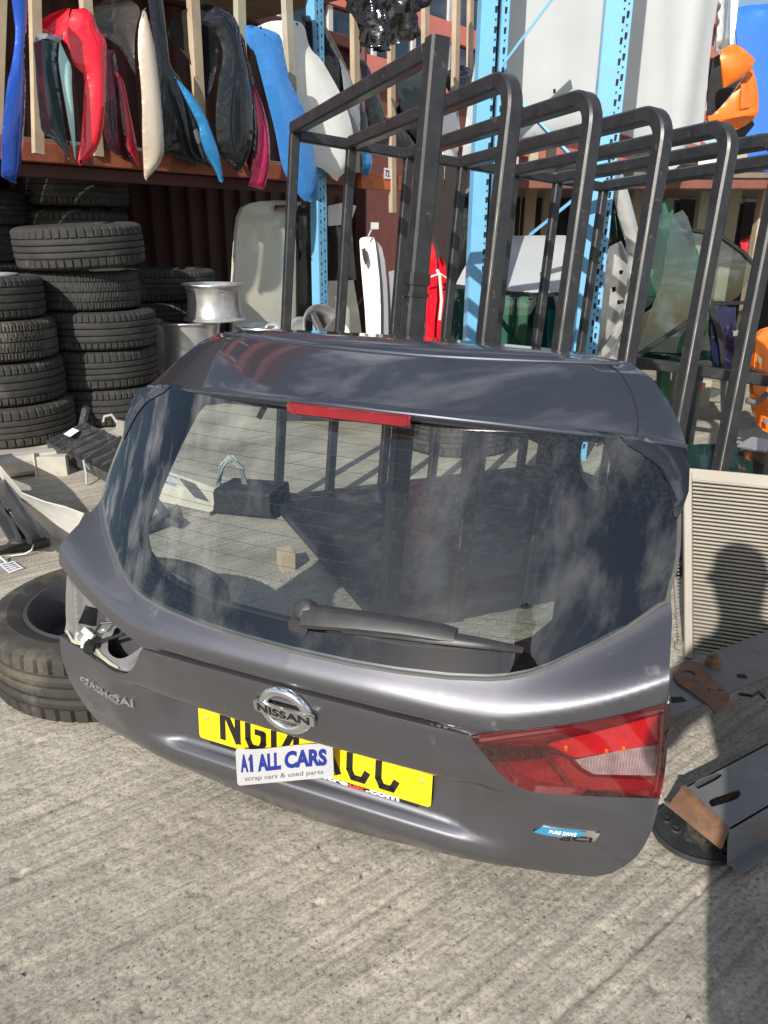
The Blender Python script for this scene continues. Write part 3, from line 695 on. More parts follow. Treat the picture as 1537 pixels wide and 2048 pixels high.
for i in range(n):
    for j in range(k-1): F.append((i*k+j, i*k+j+1, ((i+1) % n)*k+j+1, ((i+1) % n)*k+j))
F = [f[::-1] for f in F]
badge = mesh('badge', V, F, CHROME, tg, True, None, True)
mb = MB(); V = [c+M3 @ np.array([.040*math.cos(2*math.pi*i/40), .036*math.sin(2*math.pi*i/40), .0025]) for i in range(40)]
mesh('badge_disc', V, [tuple(range(40))], mat('dark_chrome', (.35, .35, .36), .18, metal=1.), badge, local=True)
V = []; F = []; n = 16
for i in range(n+1):
    x = -.064+.128*i/n; hz = .012-.9*x*x; e = .0135 if 0 < i < n else .011
    for y, z_ in [(-e, hz-.006), (-e+.001, hz), (e-.001, hz), (e, hz-.006)]: V.append(c+M3 @ np.array([x, y, z_+.002]))
for i in range(n):
    for j in range(3): F.append((4*i+j, 4*i+4+j, 4*i+5+j, 4*i+1+j))
F += [(0, 1, 2, 3), (4*n+3, 4*n+2, 4*n+1, 4*n)]
bar_ = mesh('badge_bar', V, F, CHROME, badge, True, 30, True)
V2, F2 = text_geo('NISSAN', .02)
INK = mat('black_ink', (.012, .012, .013), .4)
letters('badge_lettering', V2, F2, lambda s, t_, d: c+M3 @ np.array([-.055+.11*s, -.0085+.017*t_, .0143+d-.9*(-.055+.11*s)**2]), INK, bar_)
# model name in chrome letters at the left
V2, F2 = text_geo('QASHQAI', .03)
def pl_(s, t_, d):
    u = -.583+.165*s; v = .218+.022*t_-.010*s
    cc, aa, bb, n_ = frame_at(u, v); return cc+n_*(.0005+d)
letters('model_lettering', V2, F2, pl_, CHROME, tg, depth=.004)
# small blue and chrome badge on the right
eb = pxpoly([(1068, 1661), (1088, 1650), (1202, 1664), (1190, 1681)])
eco = lsheet('small_badge', eb, W, CHROME, step=.01, skirt=.004, off=.004)
lsheet('blue_field', pxpoly([(1068, 1661), (1088, 1650), (1174, 1661), (1160, 1670), (1085, 1665)]), W, mat('badge_blue', (.02, .23, .42), .25, coat=1.), eco, step=.01, skirt=.001, off=.0048)
V2, F2 = text_geo('PURE DRIVE', .02)
pA, pB, pC = hit(1099, 1662.5), hit(1153, 1669.5), hit(1102, 1656)
def pe(s, t_, d):
    u, v = (pA+(pB-pA)*s+(pC-pA)*t_)[:2]; return loc3(u, v, W(u, v)+.0052+d)
letters('badge_lettering', V2, F2, pe, mat('white_ink', (.85, .85, .85), .4), eco, depth=.0004)
V2, F2 = text_geo('dCi', .03)
qA, qB, qC = hit(1120, 1678), hit(1185, 1682), hit(1122, 1669)
def pe2(s, t_, d):
    u, v = (qA+(qB-qA)*s+(qC-qA)*t_)[:2]; return loc3(u, v, W(u, v)+.0045+d)
letters('engine_lettering', V2, F2, pe2, INK, eco, depth=.0006)
# number plate
PW0, PV0, PV1 = .26, .175, .286
def plw(v): return .1035+.03*(v-PV0)
def rrect(x0, x1, y0, y1, r, n=5):
    P = []
    for cx, cy, a0 in ((x1-r, y0+r, -90), (x1-r, y1-r, 0), (x0+r, y1-r, 90), (x0+r, y0+r, 180)):
        for i in range(n+1): a = R_(a0+90*i/n); P.append((cx+r*math.cos(a), cy+r*math.sin(a)))
    return P
YEL = mat('plate_yellow', (.88, .62, .008), .35, coat=.5, var=.04, vscale=20)
plate = lsheet('number_plate', rrect(-PW0, PW0, PV0, PV1, .008), lambda u, v: plw(v), YEL, step=.05, skirt=.004)
G = {'N': [[(0, 0), (0, 1)], [(0, 1), (1, 0)], [(1, 0), (1, 1)]], 'G': [[(.97, .78), (.8, 1), (.2, 1), (0, .8), (0, .2), (.2, 0), (.8, 0), (1, .2), (1, .48), (.55, .48)]], '1': [[(.5, 0), (.5, 1)]],
     '4': [[(.72, 0), (.72, 1), (0, .28), (1, .28)]], 'K': [[(0, 0), (0, 1)], [(.95, 1), (.05, .45)], [(.35, .6), (1, 0)]], 'C': [[(1, .78), (.8, 1), (.2, 1), (0, .8), (0, .2), (.2, 0), (.8, 0), (1, .22)]]}
x = -.200; CH, CW, ST = .079, .0365, .0135
for ch in 'NG14 KCC':
    if ch == ' ': x += .022; continue
    mb = MB(); w_ = CW if ch != '1' else .0001
    for kk, strk in enumerate(G[ch]):
        P = [np.array([x+p[0]*w_, .1905+p[1]*CH]) for p in strk]
        for a0, a1 in zip(P[:-1], P[1:]):
            d = a1-a0; d /= np.linalg.norm(d); nrm = np.array([-d[1], d[0]])*ST/2; dd = d*ST*.28
            qd = [a0-dd-nrm, a1+dd-nrm, a1+dd+nrm, a0-dd+nrm]; hgt = .0009+.00005*kk
            mb.add([loc3(q[0], q[1], plw(q[1])+hgt) for q in qd]+[loc3(q[0], q[1], plw(q[1])) for q in qd], [(0, 1, 2, 3), (1, 0, 4, 5), (2, 1, 5, 6), (3, 2, 6, 7), (0, 3, 7, 4)])
    mb.build('plate_character', INK, plate, local=True); x += .061 if ch != '1' else .025
for s_ in (-1, 1):
    mb = MB(); mb.lathe([(0.0, .003), (.004, .0028), (.0062, .0012), (.0064, 0)], 14, loc3(s_*.24, .228, plw(.228)), np.array([[1, 0, 0], [0, 0, -1], [0, 1, 0]]), close=False); mb.build('screw_cap', mat('screw_cap', (.75, .42, .06), .4), plate, True, local=True)
# plate border line and maker's strip under the plate
mb = MB(); bl = rrect(-.252, .252, .183, .279, .006); P = [loc3(u, v, plw(v)+.0003) for u, v in bl]; mb.tube(P+[P[0]], .0004, 4, caps=False); mb.build('border_line', mat('plate_edge', (.55, .36, .01), .4), plate, local=True)
strip = [(.235, .165), (.235, .1745), (-.235, .1745), (-.235, .165)]
st_ = lsheet('plate_strip', strip[::-1], lambda u, v: plw(v)-.002, TRIMB, plate, step=.05, skirt=.003)
for txt, u0, u1, m_ in (('centre', -.012, .088, mat('white_ink', (.85, .85, .85), .4)), ('uk', .090, .124, mat('red_ink', (.75, .05, .03), .4)), ('.com', .126, .196, mat('white_ink', (.85, .85, .85), .4))):
    V2, F2 = text_geo(txt, .035)
    letters('strip_lettering', V2, F2, lambda s, t_, d: loc3(u0+(u1-u0)*s, .1658+.0085*t_, plw(.17)-.0017+d), m_, st_, depth=.0005)
# wiper
WB = mat('satin_black_plastic', (.03, .03, .032), .42, var=.25, vscale=40, bump=.06, bscale=400)
def gp(u, v, o): return loc3(u, v, Wg(u, v)+o)
c, a, b_, nn = frame_at(.012, .535, .0, Wg); M3 = np.stack([a, b_, nn], 1)
wp = mesh('wiper', *(lambda mb: (mb.V, mb.F))(MB().lathe([(0, .027), (.014, .0265), (.019, .024), (.0215, .016), (.022, .003), (.018, .002)], 24, c, M3, close=False)), WB, tg, True, 60, True)
mb = MB(); mb.tube([gp(.004, .512, .003), gp(.004, .512, .009)], .02, 20, up=(1, 0, 0)); mb.build('spindle_boss', WB, wp, True, local=True)
V = []; F = []; path = [(.015, .536, .030, .017), (.05, .5405, .033, .017), (.12, .546, .031, .0145), (.20, .549, .028, .0125), (.265, .5475, .024, .0115), (.29, .546, .022, .009)]
for u, v, o, hw in path:
    for dv_, do in ((-hw, -.014), (-hw, -.003), (-hw*.6, .002), (hw*.6, .002), (hw, -.003), (hw, -.014)): V.append(gp(u, v+dv_, o+do))
for i in range(len(path)-1):
    for j in range(6): F.append((6*i+j, 6*i+6+j, 6*i+6+(j+1) % 6, 6*i+(j+1) % 6))
F += [(0, 1, 2, 3, 4, 5), tuple(6*(len(path)-1)+j for j in (5, 4, 3, 2, 1, 0))]
mesh('wiper_arm', V, F, WB, wp, True, 35, True)
V = []; F = []; path = [(.09, .525, .012, .006), (.2, .535, .016, .0075), (.27, .5405, .020, .010), (.33, .5395, .017, .008), (.385, .536, .012, .005), (.402, .534, .010, .003)]
for u, v, o, hw in path:
    for dv_, do in ((-hw, -.006), (-hw*.8, .001), (0, .004), (hw*.8, .001), (hw, -.006)): V.append(gp(u, v+dv_, o+do))
for i in range(len(path)-1):
    for j in range(5): F.append((5*i+j, 5*i+5+j, 5*i+5+(j+1) % 5, 5*i+(j+1) % 5))
F += [(0, 1, 2, 3, 4), tuple(5*(len(path)-1)+j for j in (4, 3, 2, 1, 0))]
mesh('wiper_blade', V, F, WB, wp, True, 35, True)
mb = MB(); mb.tube([gp(.06, .514, .004), gp(.2, .5265, .004), (gp(.398, .531, .004))], .0032, 5); mb.build('rubber_edge', TRIMB, wp, True, local=True)
# ------------------------------------------------------------------ the card stuck over the number plate
CWf = lambda u, v: .128+.10*(v-.17)
K0, K1, K2, K3 = (hit(*p, F=CWf) for p in ((476, 1571), (669, 1553), (667, 1486), (473, 1495)))
card = thing('printed_card', 'white card with bold blue lettering stuck across the yellow number plate', 'card', TR @ loc3(*K0)[:3]+TT if False else TR @ np.array([K0[0], -K0[2], K0[1]])+TT)
def cp(s, t_, d=0.):
    p = (K0*(1-s)+K1*s)*(1-t_)+(K3*(1-s)+K2*s)*t_; w_ = p[2]+.004*math.sin(s*math.pi*2+.6)*t_+d; return TR @ np.array([p[0], -w_, p[1]-.005*math.sin(s*math.pi)*t_*(1-s)*1.4])+TT
rr = rrect(0, 1, 0, 1, .1); rr = [(x if abs(x-.5) < .4 else (.5+math.copysign(.5-(.5-abs(x-.5))*.35, x-.5)), y) for x, y in rr]
v, T = fill(rr, (), .08); A = [cp(x, y, .0012) for x, y in v]; B = [cp(x, y, 0) for x, y in v]; k = len(A)
mesh('card_stock', A+B, list(T)+[(c_+k, b2+k, a2+k) for a2, b2, c_ in T]+[(b2, a2, a2+k, b2+k) for a2, b2 in boundary(T)], mat('card_white', (.43, .43, .44), .45, var=.05, vscale=30, coat=.3), card)
INKB = mat('blue_ink', (.012, .026, .21), .4); INKG = mat('grey_ink', (.12, .12, .13), .5)
for txt, s0, s1, t0, t1, bo, m_ in (('A', .05, .135, .36, .86, .05, INKB), ('ALL', .235, .475, .36, .86, .05, INKB), ('CARS', .51, .94, .36, .86, .05, INKB), ('scrap cars & used parts', .09, .90, .08, .25, .008, INKG)):
    V2, F2 = text_geo(txt, bo)
    letters('card_lettering', V2, F2, lambda s, t_, d: cp(s0+(s1-s0)*s, t0+(t1-t0)*t_, .0013+d), m_, card, depth=.0004, local=False)
v, T = fill([(a, b) for a, b in [(.152, .36), (.188, .36), (.188, .86), (.164, .86), (.156, .80), (.142, .76), (.142, .67), (.152, .70)]], (), .2)
A = [cp(x, y, .0017) for x, y in v]; B = [cp(x, y, .0012) for x, y in v]; k = len(A)
mesh('card_lettering', A+B, list(T)+[(b2, a2, a2+k, b2+k) for a2, b2 in boundary(T)], INKB, card)
# ------------------------------------------------------------------ steel hoop rack
RR = Rm(.4068, -.0450, .0966); RT = np.array([-.477, 3.224, -.029]); RS = [0, .240, .499, .757, 1.021, 1.255, 1.518]; RD, RHT = 1.230, 1.557
def rp(s, d, z): return RR @ np.array([s, -d, z])+RT
def down(s, d):                       # foot of a leaning post where it meets the concrete
    a, b = rp(s, d, 0), rp(s, d, 1); z = max(0., -a[2]/(b[2]-a[2])); return rp(s, d, z)
rk = thing('hoop_rack', 'tall black box steel rack with rounded hoops behind the tailgate', 'rack', rp(.75, .6, .1))
upx = RR @ np.array([1., 0, 0]); upy = RR @ np.array([0, 1., 0])
SQB, SQF = .037, .047
for i, s in enumerate(RS):
    ht = RHT+(.02 if i == 0 else 0)
    MB().bar(down(s, 0), rp(s, 0, RHT), SQB, SQB, up=upx).build('rear_post', BLACK, rk)
    if i == 0:
        MB().bar(down(s, RD), rp(s, RD, RHT+.045), SQF*1.12, SQF*1.12, up=upx).build('front_post', BLACK, rk)
        MB().bar(rp(s, 0, ht), rp(s, RD-.02, ht), SQF*.95, SQF*.95).build('top_rail', BLACK, rk)
        for zz_, hh in ((1.02, .03), (.98, .012), (.72, .02)):
            mb = MB(); mb.bar(rp(s, RD, zz_-hh/2), rp(s, RD, zz_+hh/2), SQF*1.12+.008, SQF*1.12+.008, up=upx); mb.build('strap', TRIMB, rk)
    else:
        r = random.uniform(.075, .095); s += random.uniform(-.005, .005); P = [down(s, RD)]
        for t_ in np.linspace(0, 1, 9): a = t_*math.pi/2; P.append(rp(s, RD-r+r*math.cos(a), RHT-r+r*math.sin(a)))
        P.append(rp(s, 0.02, RHT))
        mb = MB(); mb.tube(P, 1, sq=(SQF, SQF), up=upx); mb.build('hoop', BLACK, rk, True, 32)
        mb = MB(); mb.tube([rp(s, RD+SQF/2, z)+upx*SQF/2*(-1)+RR @ np.array([0.001, -.0005, 0]) for z in np.linspace(.25, RHT-.1, 24)], [.0002+.0014*random.random()**2 for _ in range(24)], 5); mb.build('weld_seam', mat('worn_edge', (.42, .40, .35), .5, var=.4, vscale=20), rk)
for i in range(len(RS)-1):
    MB().bar(rp(RS[i]+SQB/2, 0, RHT-.005), rp(RS[i+1]-SQB/2, 0, RHT-.005), .04, .04).build('rear_top_rail', BLACK, rk)
def clampz(p, z=.03): p = np.array(p); p[2] = max(p[2], z); return p
MB().bar(clampz(rp(0, 0, .03)), clampz(rp(RS[-1], 0, .03)), .04, .045).build('rear_base_rail', BLACK, rk)
MB().bar(clampz(rp(0, RD, .0)), clampz(rp(RS[-1], RD, .0)), .04, .045).build('front_base_rail', BLACK, rk)
for s in (RS[0], RS[3], RS[6]): MB().bar(clampz(rp(s, .03, .03)), clampz(rp(s, RD-.03, .0)), .04, .04).build('base_cross_rail', BLACK, rk)
# black sheeting crumpled on the rack floor
nx2, ny2 = 46, 36; V = []; F = []
for i in range(nx2):
    for j in range(ny2):
        p = clampz(rp(-.02+1.5*i/(nx2-1), .06+1.12*j/(ny2-1), .0), .0); X, Y = i*.22, j*.3
        h = .015+.03*float(vnoise(np.array([X*.8+3]), np.array([Y*.9+4]))[0])+.03*abs(float(vnoise(np.array([X*2+Y]), np.array([Y*1.7]))[0])-.5)
        e = min(i, j, nx2-1-i, ny2-1-j); p[2] = .045+(h if e > 0 else -.03); V.append(p)
for i in range(nx2-1):
    for j in range(ny2-1): F.append((i*ny2+j, i*ny2+j+1, (i+1)*ny2+j+1, (i+1)*ny2+j))
o = mesh('plastic_sheeting', V, [f[::-1] for f in F], mat('black_polythene', (.014, .014, .016), .33, spec=.6, bump=.3, bscale=25), None, True); tag(o, 'crumpled black plastic sheeting on the floor of the hoop rack', 'plastic sheet')

# ------------------------------------------------------------------ shelf of hanging wings
SHF = sh(0.)
def sbar(name, px0, py0, px1, py1, hpx, off, m, dep=.05, label=None, cat=None, group=None):
    A = sh(off)(px0, py0); B = sh(off)(px1, py1); return A, B
def spt(s, z, o=0.): return along(s, z, o)
# orange cross beams (two levels; the lower is in view)
bz = SZ
bm = MB(); bm.bar(spt(-1.6, bz-.06, -.02), spt(3.05, bz-.06, -.02), .05, .115); bo = bm.build('shelf_beam', ORANGE_SHADE); tag(bo, 'orange steel shelf beam, coloured as in shade, running under the coloured wings', 'beam')
bm = MB(); bm.bar(spt(-1.6, bz-.16, -.10), spt(3.05, bz-.16, -.10), .05, .08); bo = bm.build('shelf_beam', MAROON); tag(bo, 'dark red rail just below the long orange shelf beam', 'beam')
pA = spt(3.2, bz-.06, -.02)
bm = MB(); bm.bar(spt(3.15, bz-.07, -.02), spt(7.4, bz-.07, -.02), .05, .13); bo = bm.build('shelf_beam', ORANGE_LIT); tag(bo, 'orange shelf beam, coloured bright as lit, behind the rear posts of the hoop rack', 'beam')
q = sh(.012)(776, 347); mb = MB(); e0 = q-SD*.055; mb.add([e0+np.array([0, 0, -.045]), e0+SD*.11+np.array([0, 0, -.045]), e0+SD*.11+np.array([0, 0, .045]), e0+np.array([0, 0, .045])], [(0, 1, 2, 3)])
lab = thing('beam_label', 'small white number label on the bright orange beam', 'label', q)
mb.build('paper', mat('label_white', (.75, .75, .72), .6), lab)
V2, F2 = text_geo('72', .02)
letters('number', V2, F2, lambda s, t_, d: q+SD*(-.035+.06*s)+np.array([0, 0, -.028+.056*t_])+SN*(.001+d), INK, lab, .0005, local=False)
# deck boards on the beam, and an unseen upper deck, added to shade the wall
mb = MB()
for k in range(7):
    o = -.05-.19*k; mb.bar(spt(-1.6, bz+.012, o-.09), spt(3.1, bz+.012, o-.09), .175, .022)
dk = mb.build('shelf_deck', mat('grey_boards', (.16, .13, .10), .8, var=.3)); tag(dk, 'weathered boards of the shelf deck behind the hanging wings', 'shelf')
dk2 = thing('upper_deck', 'unseen timber deck of the upper shelf level, added to shade the wall behind the wings', 'shelf', spt(1, 2.8, -.5))
for k in range(6): MB().bar(spt(-2.6, 2.98, -.06-.235*k), spt(3.1, 2.98, -.06-.235*k), .228, .03).build('plank', WOOD, dk2)
# blue uprights with slots
def upright(label, P, Q, w, dvec, slots=True, rows=((-.22, 0), (.22, 1)), dep=.09, m=BLUE):
    P = np.array(P, float); Q = np.array(Q, float); d = np.array(dvec, float); nrm = np.cross(d, (0, 0, 1)); nrm = nrm if nrm[1] < 0 else -nrm
    r = thing('rack_upright', label, 'rack upright', P, 'blue pallet rack uprights'); ax = Q-P; Lh = np.linalg.norm(ax); ax /= Lh
    t_ = .004
    mb = MB()
    mb.bar(P, Q, w, t_, up=nrm, ch=.02); mb.build('front_face', m, r)
    for s_ in (-1, 1):
        mb = MB(); o = d*s_*(w/2)-nrm*dep/2; mb.bar(P+o, Q+o, t_, dep, up=nrm, ch=.02); mb.build('side_flange', m, r)
    if slots:
        mb = MB(); z = .06; k = 0
        while z < Lh-.05:
            for fx, ph in rows:
                c_ = P+ax*(z+(.02 if ph else 0))+d*fx*w+nrm*(t_*.5+.0012); a_, b2 = .0075, .014
                if k % 2: a_, b2 = .004, .005
                mb.add([c_-d*a_*.8-ax*b2, c_+d*a_*.6-ax*b2, c_+d*a_-ax*0+ax*b2, c_-d*a_*.8+ax*b2], [(0, 1, 2, 3)])
            z += .042; k += 1
        o = mb.build('slots', HOLE, r); o['kind'] = 'stuff'
    return r
A = sh(.05)(646, 640); A[2] = 0; U0 = sh(.05)(643, 300)
b0 = np.array([U0[0], U0[1], 0.]); upright('blue slotted rack upright beside the white wing', b0, b0+np.array([0, 0, 3.6]), .10, SD)
# pale timber battens hanging between the wings: (label, x top, y top, x bottom, y bottom, px width, offset)
BT_ = [('timber batten left of the red wing', 69, -60, 77, 308, 17, .10), ('timber batten rising behind the red wing', 167, -60, 196, 313, 18, .0), ('timber batten behind the blue crescent wing', 383, -60, 405, 328, 19, .06),
       ('timber batten between the glossy black and maroon wings', 478, -60, 486, 300, 18, -.06), ('timber batten in front of the white wing', 571, -60, 590, 330, 17, .16), ('timber batten under the black plastic bag, left one', 709, -60, 712, 345, 15, .05),
       ('timber batten under the black plastic bag, right one', 781, -60, 786, 425, 13, .0), ('timber batten just left of the tall square post', 851, -60, 851, 300, 13, .0), ('tall timber batten right of the tall square post', 915, -60, 905, 430, 13, .1),
       ('short weathered batten beside the blue upright', 942, -60, 938, 300, 11, -.1), ('thin timber batten at the left edge of the picture', 6, -60, -6, 300, 14, -.1)]
for lb, x0, y0, x1, y1, w, o in BT_:
    P = sh(o)(x1, y1); Q = sh(o)(x0, y0); ww = w*np.linalg.norm(P-CAMP)/FPX*1.0
    b_o = MB().bar(P, Q, ww, ww*.7, up=SN, ch=.05).build('timber_batten', WOOD if random.random() < .8 else WOODG); tag(b_o, lb, 'batten', 'timber battens between the hanging wings')
# hanging wings
def wing(label, parts, cat='car wing', group='car wings hanging on the shelf', name='hanging_wing'):
    P0 = sh(0)(*parts[0][1][0]); r = thing(name, label, cat, P0, group)
    for nm, out, col, o, bl, st in parts:
        out = [tuple(map(float, p)) for p in out]
        tw = st.get('tw', 0.); cx = np.mean([p[0] for p in out])
        sheet(nm, smoothpoly(out, 1) if st.get('sm', 1) else out, sh(o), col, r, step=st.get('step', 11)*.55, bulge=bl*.95, nrm=SN, thick=st.get('th', .006), fn=(lambda x, y, tw=tw, cx=cx: tw*(x-cx)/60.)+0 if False else (lambda x, y: tw*(x-cx)/60.), dome=st.get('dome', .03))
    # fixing flange with bolt holes down the longer edge
    nm, out, col, o, bl, st = parts[0]; n_ = len(out); cand = []
    ys = [p[1] for p in out]; 
    for i in range(n_):
        a, b = out[i], out[(i+1) % n_]
        if b[1] > a[1]+8: cand.append((a, b))                 # right-hand edge runs downwards
    mb = MB()
    for a, b in cand[::2]:
        x, y = (a[0]+b[0])/2-3.5, (a[1]+b[1])/2
        if y < 5: continue
        c_ = sh(o+.035+bl*.1)(x, y); u_ = SD*.008; v_ = np.array([0, 0, .010]); mb.add([c_-u_-v_, c_+u_-v_, c_+u_+v_, c_-u_+v_], [(0, 1, 2, 3)])
    if mb.V and len(out) > 8: mb.build('bolt_slots', HOLE, r)
    return r
def P_(n, c, **k): return paint(n, c, **k)
pBlue = P_('mid_blue_paint', (.025, .10, .52)); pMint = P_('pale_mint_paint', (.42, .66, .62), metal=.1); pSlate = P_('slate_paint', (.035, .06, .075), metal=.1, rough=.45)
pRed = P_('bright_red_paint', (.72, .006, .022), metal=.05); pMar = P_('shaded_inside_maroon', (.055, .006, .014), metal=.1); pRed2 = P_('signal_red_paint', (.58, .025, .04), metal=.05)
pChamp = P_('champagne_paint', (.62, .52, .40), metal=.45); pBrown = P_('brown_paint', (.075, .06, .05), metal=.4); pBlk = P_('black_paint', (.005, .006, .008), metal=.0, rough=.5)
pCyan = P_('cyan_blue_paint', (.03, .27, .58), metal=.35); pPink = P_('magenta_paint', (.55, .02, .11), metal=.25); pSky = P_('sky_blue_paint', (.05, .24, .62), metal=.15); pWhite = P_('white_paint', (.80, .80, .76), metal=.0)
pGrey = P_('light_grey_paint', (.36, .38, .40), metal=.4); pSil = P_('silver_paint', (.52, .52, .50), metal=.6); pOr = P_('orange_paint', (.78, .17, .012), metal=.1)
wing('deep blue wing hanging at the left edge of the shelf', [('skin', [(7, -40), (58, -40), (56, 0), (54, 20), (41, 91), (38, 118), (43, 152), (44, 183), (41, 270), (36, 345), (19, 368), (-15, 355), (-20, 270), (-7, 170), (7, 135), (20, 68), (14, 34)], pBlue, .34, .10, {'tw': -.10})])
wing('slate wing with a pale mint edge hanging left of the red wing', [('inner_skin', [(64, 78), (84, 66), (120, 76), (116, 105), (114, 130), (116, 160), (122, 200), (134, 255), (149, 318), (135, 300), (110, 278), (82, 267), (75, 230), (68, 180), (66, 120)], pSlate, .27, -.05, {'tw': -.05}),
     ('outer_edge', [(119, 84), (130, 114), (139, 135), (137, 175), (142, 230), (150, 320), (143, 292), (130, 238), (118, 170), (113, 125), (115, 105)], pMint, .31, .02, {'step': 6}), ('top_lip', [(64, 76), (84, 64), (121, 75), (116, 88), (84, 76), (66, 88)], pGrey, .28, .01, {'step': 8})])
wing('bright red wing with an arched top, third from the left', [('skin', [(120, 74), (137, 38), (142, 20), (164, 18), (178, 33), (183, 60), (198, 88), (196, 112), (195, 170), (194, 236), (189, 281), (176, 314), (154, 333), (152, 320), (155, 292), (156, 250), (158, 203), (159, 152), (149, 140), (139, 128), (135, 95)], pRed, .22, .085, {'tw': .06}),
     ('arch_liner', [(64, 72), (76, 52), (90, 36), (112, 22), (140, 16), (136, 44), (122, 76), (100, 66), (84, 62)], pRed, .12, -.05, {'dome': 0., 'tw': .04})])
wing('red wing seen from inside, its shade coloured maroon and one edge lit red, beside the champagne wing', [('inner_skin', [(198, 96), (226, 101), (232, 145), (243, 230), (252, 300), (272, 330), (240, 318), (205, 290), (196, 200)], pMar, .05, .03, {}),  # maroon paints the shaded inside of a red wing, red its lit edge
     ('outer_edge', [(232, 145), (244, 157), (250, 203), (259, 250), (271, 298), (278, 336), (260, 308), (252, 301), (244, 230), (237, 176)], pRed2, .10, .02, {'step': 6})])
wing('champagne gold wing with a long pointed tail', [('skin', [(283, 18), (288, 30), (298, 85), (304, 145), (310, 203), (316, 271), (318, 321), (286, 362), (283, 345), (277, 271), (276, 203), (271, 135), (269, 101), (272, 55)], pChamp, .20, .07, {'tw': .03, 'step': 8}),
     ('arch_liner', [(182, 45), (195, 14), (220, -6), (260, -4), (283, 18), (272, 55), (269, 101), (272, 150), (262, 130), (250, 100), (225, 76), (200, 66)], pBrown, .02, -.05, {'dome': 0., 'tw': .04})])
wing('large black wing in shadow behind the blue crescent', [('skin', [(288, -30), (318, -30), (328, 100), (332, 135), (352, 158), (372, 205), (392, 262), (404, 300), (420, 335), (380, 330), (340, 310), (318, 300), (312, 200), (300, 90)], pBlk, .06, .05, {})])
wing('narrow cyan blue wing tip curving like a crescent', [('skin', [(350, 152), (362, 168), (379, 189), (403, 233), (416, 271), (428, 304), (435, 338), (440, 362), (434, 366), (423, 340), (406, 312), (394, 281), (391, 252), (380, 228), (364, 190)], pCyan, .22, .05, {'step': 7, 'tw': .03}),
     ('bracket', [(388, 262), (394, 257), (400, 266), (402, 285), (396, 288), (392, 276)], PRIMER, .25, .0, {'step': 6, 'dome': 0})])
wing('glossy black wing with a bright sheen, left of the maroon wing', [('skin', [(405, 40), (425, 14), (440, 18), (467, 44), (470, 100), (480, 145), (489, 203), (490, 288), (484, 318), (470, 346), (448, 326), (430, 300), (424, 240), (428, 170), (440, 110), (430, 70)], pBlk, .22, .08, {'tw': .05}),
     ('arch_liner', [(345, 60), (352, 36), (375, 16), (412, 6), (440, 18), (432, 60), (436, 120), (424, 180), (412, 200), (398, 150), (376, 104), (352, 84)], pBlk, .08, -.05, {'dome': 0., 'tw': .04})])
wing('maroon wing with a magenta lower edge', [('inner_skin', [(468, 58), (486, 74), (488, 112), (503, 168), (508, 290), (499, 345), (488, 320), (492, 250), (482, 150), (470, 100)], pMar, .12, .03, {'step': 8}),
     ('outer_edge', [(502, 166), (517, 203), (529, 264), (532, 338), (524, 380), (494, 372), (500, 338), (509, 288), (505, 220)], pPink, .20, .05, {'step': 7, 'tw': .02})])
wing('bright sky blue wing hanging in front of the white wing', [('skin', [(497, 50), (507, 49), (544, 62), (558, 74), (561, 112), (570, 169), (588, 203), (598, 240), (610, 291), (619, 355), (619, 382), (610, 405), (597, 402), (575, 369), (558, 338), (544, 260), (531, 203), (517, 135), (512, 105), (500, 91), (495, 71)], pSky, .30, .05, {'tw': .05})])
wing('white wing hanging behind a timber batten', [('skin', [(522, 52), (541, 42), (565, 40), (592, 41), (605, 54), (608, 85), (615, 105), (629, 118), (649, 159), (669, 203), (683, 250), (690, 298), (693, 325), (659, 363), (642, 342), (615, 328), (605, 290), (598, 240), (585, 203), (570, 169), (556, 112), (545, 63)], pWhite, .06, .07, {'tw': .05})])
wing('matt black wing just right of the white wing', [('skin', [(600, 30), (642, 37), (650, 61), (677, 115), (700, 176), (713, 220), (713, 244), (703, 271), (690, 300), (683, 250), (669, 203), (649, 159), (629, 118), (612, 100), (605, 70)], pBlk, -.02, .05, {})])
wing('slim grey wing edge behind the first hoop rail', [('skin', [(678, 118), (687, 135), (701, 179), (714, 223), (716, 271), (703, 283), (697, 250), (683, 203), (680, 152)], pGrey, .04, .03, {'step': 8})])
wing('dark wing with a bright blue tip below the first hoop rail', [('skin', [(709, 190), (722, 215), (737, 288), (738, 304), (718, 302), (712, 250)], pBlk, .02, .03, {'step': 8}), ('blue_tip', [(718, 300), (738, 303), (737, 338), (732, 352), (718, 345)], pCyan, .05, .03, {'step': 8})])
wing('black wing leaning under the plastic bag', [('skin', [(716, 118), (731, 125), (748, 180), (766, 240), (800, 200), (830, 260), (835, 310), (805, 312), (737, 290), (724, 216)], pBlk, -.05, .04, {})])
wing('pleated black plastic inner arch beside the tall square post', [('skin', [(786, 160), (850, 138), (866, 150), (862, 240), (845, 300), (800, 250), (790, 205)], mat('ribbed_plastic', (.03, .04, .04), .28, spec=.6), -.02, .05, {})], cat='wheel arch liner', name='arch_liner')
wing('narrow white fin shaped panel right of the tall square post', [('skin', [(883, 181), (898, 196), (911, 218), (914, 288), (900, 338), (888, 361), (881, 338), (877, 271)], pWhite, .08, .03, {'step': 8})])
wing('black bumper corner behind the white fin shaped panel', [('skin', [(880, 150), (912, 128), (944, 140), (948, 160), (940, 200), (915, 215), (884, 180)], pBlk, -.02, .06, {'step': 9})])
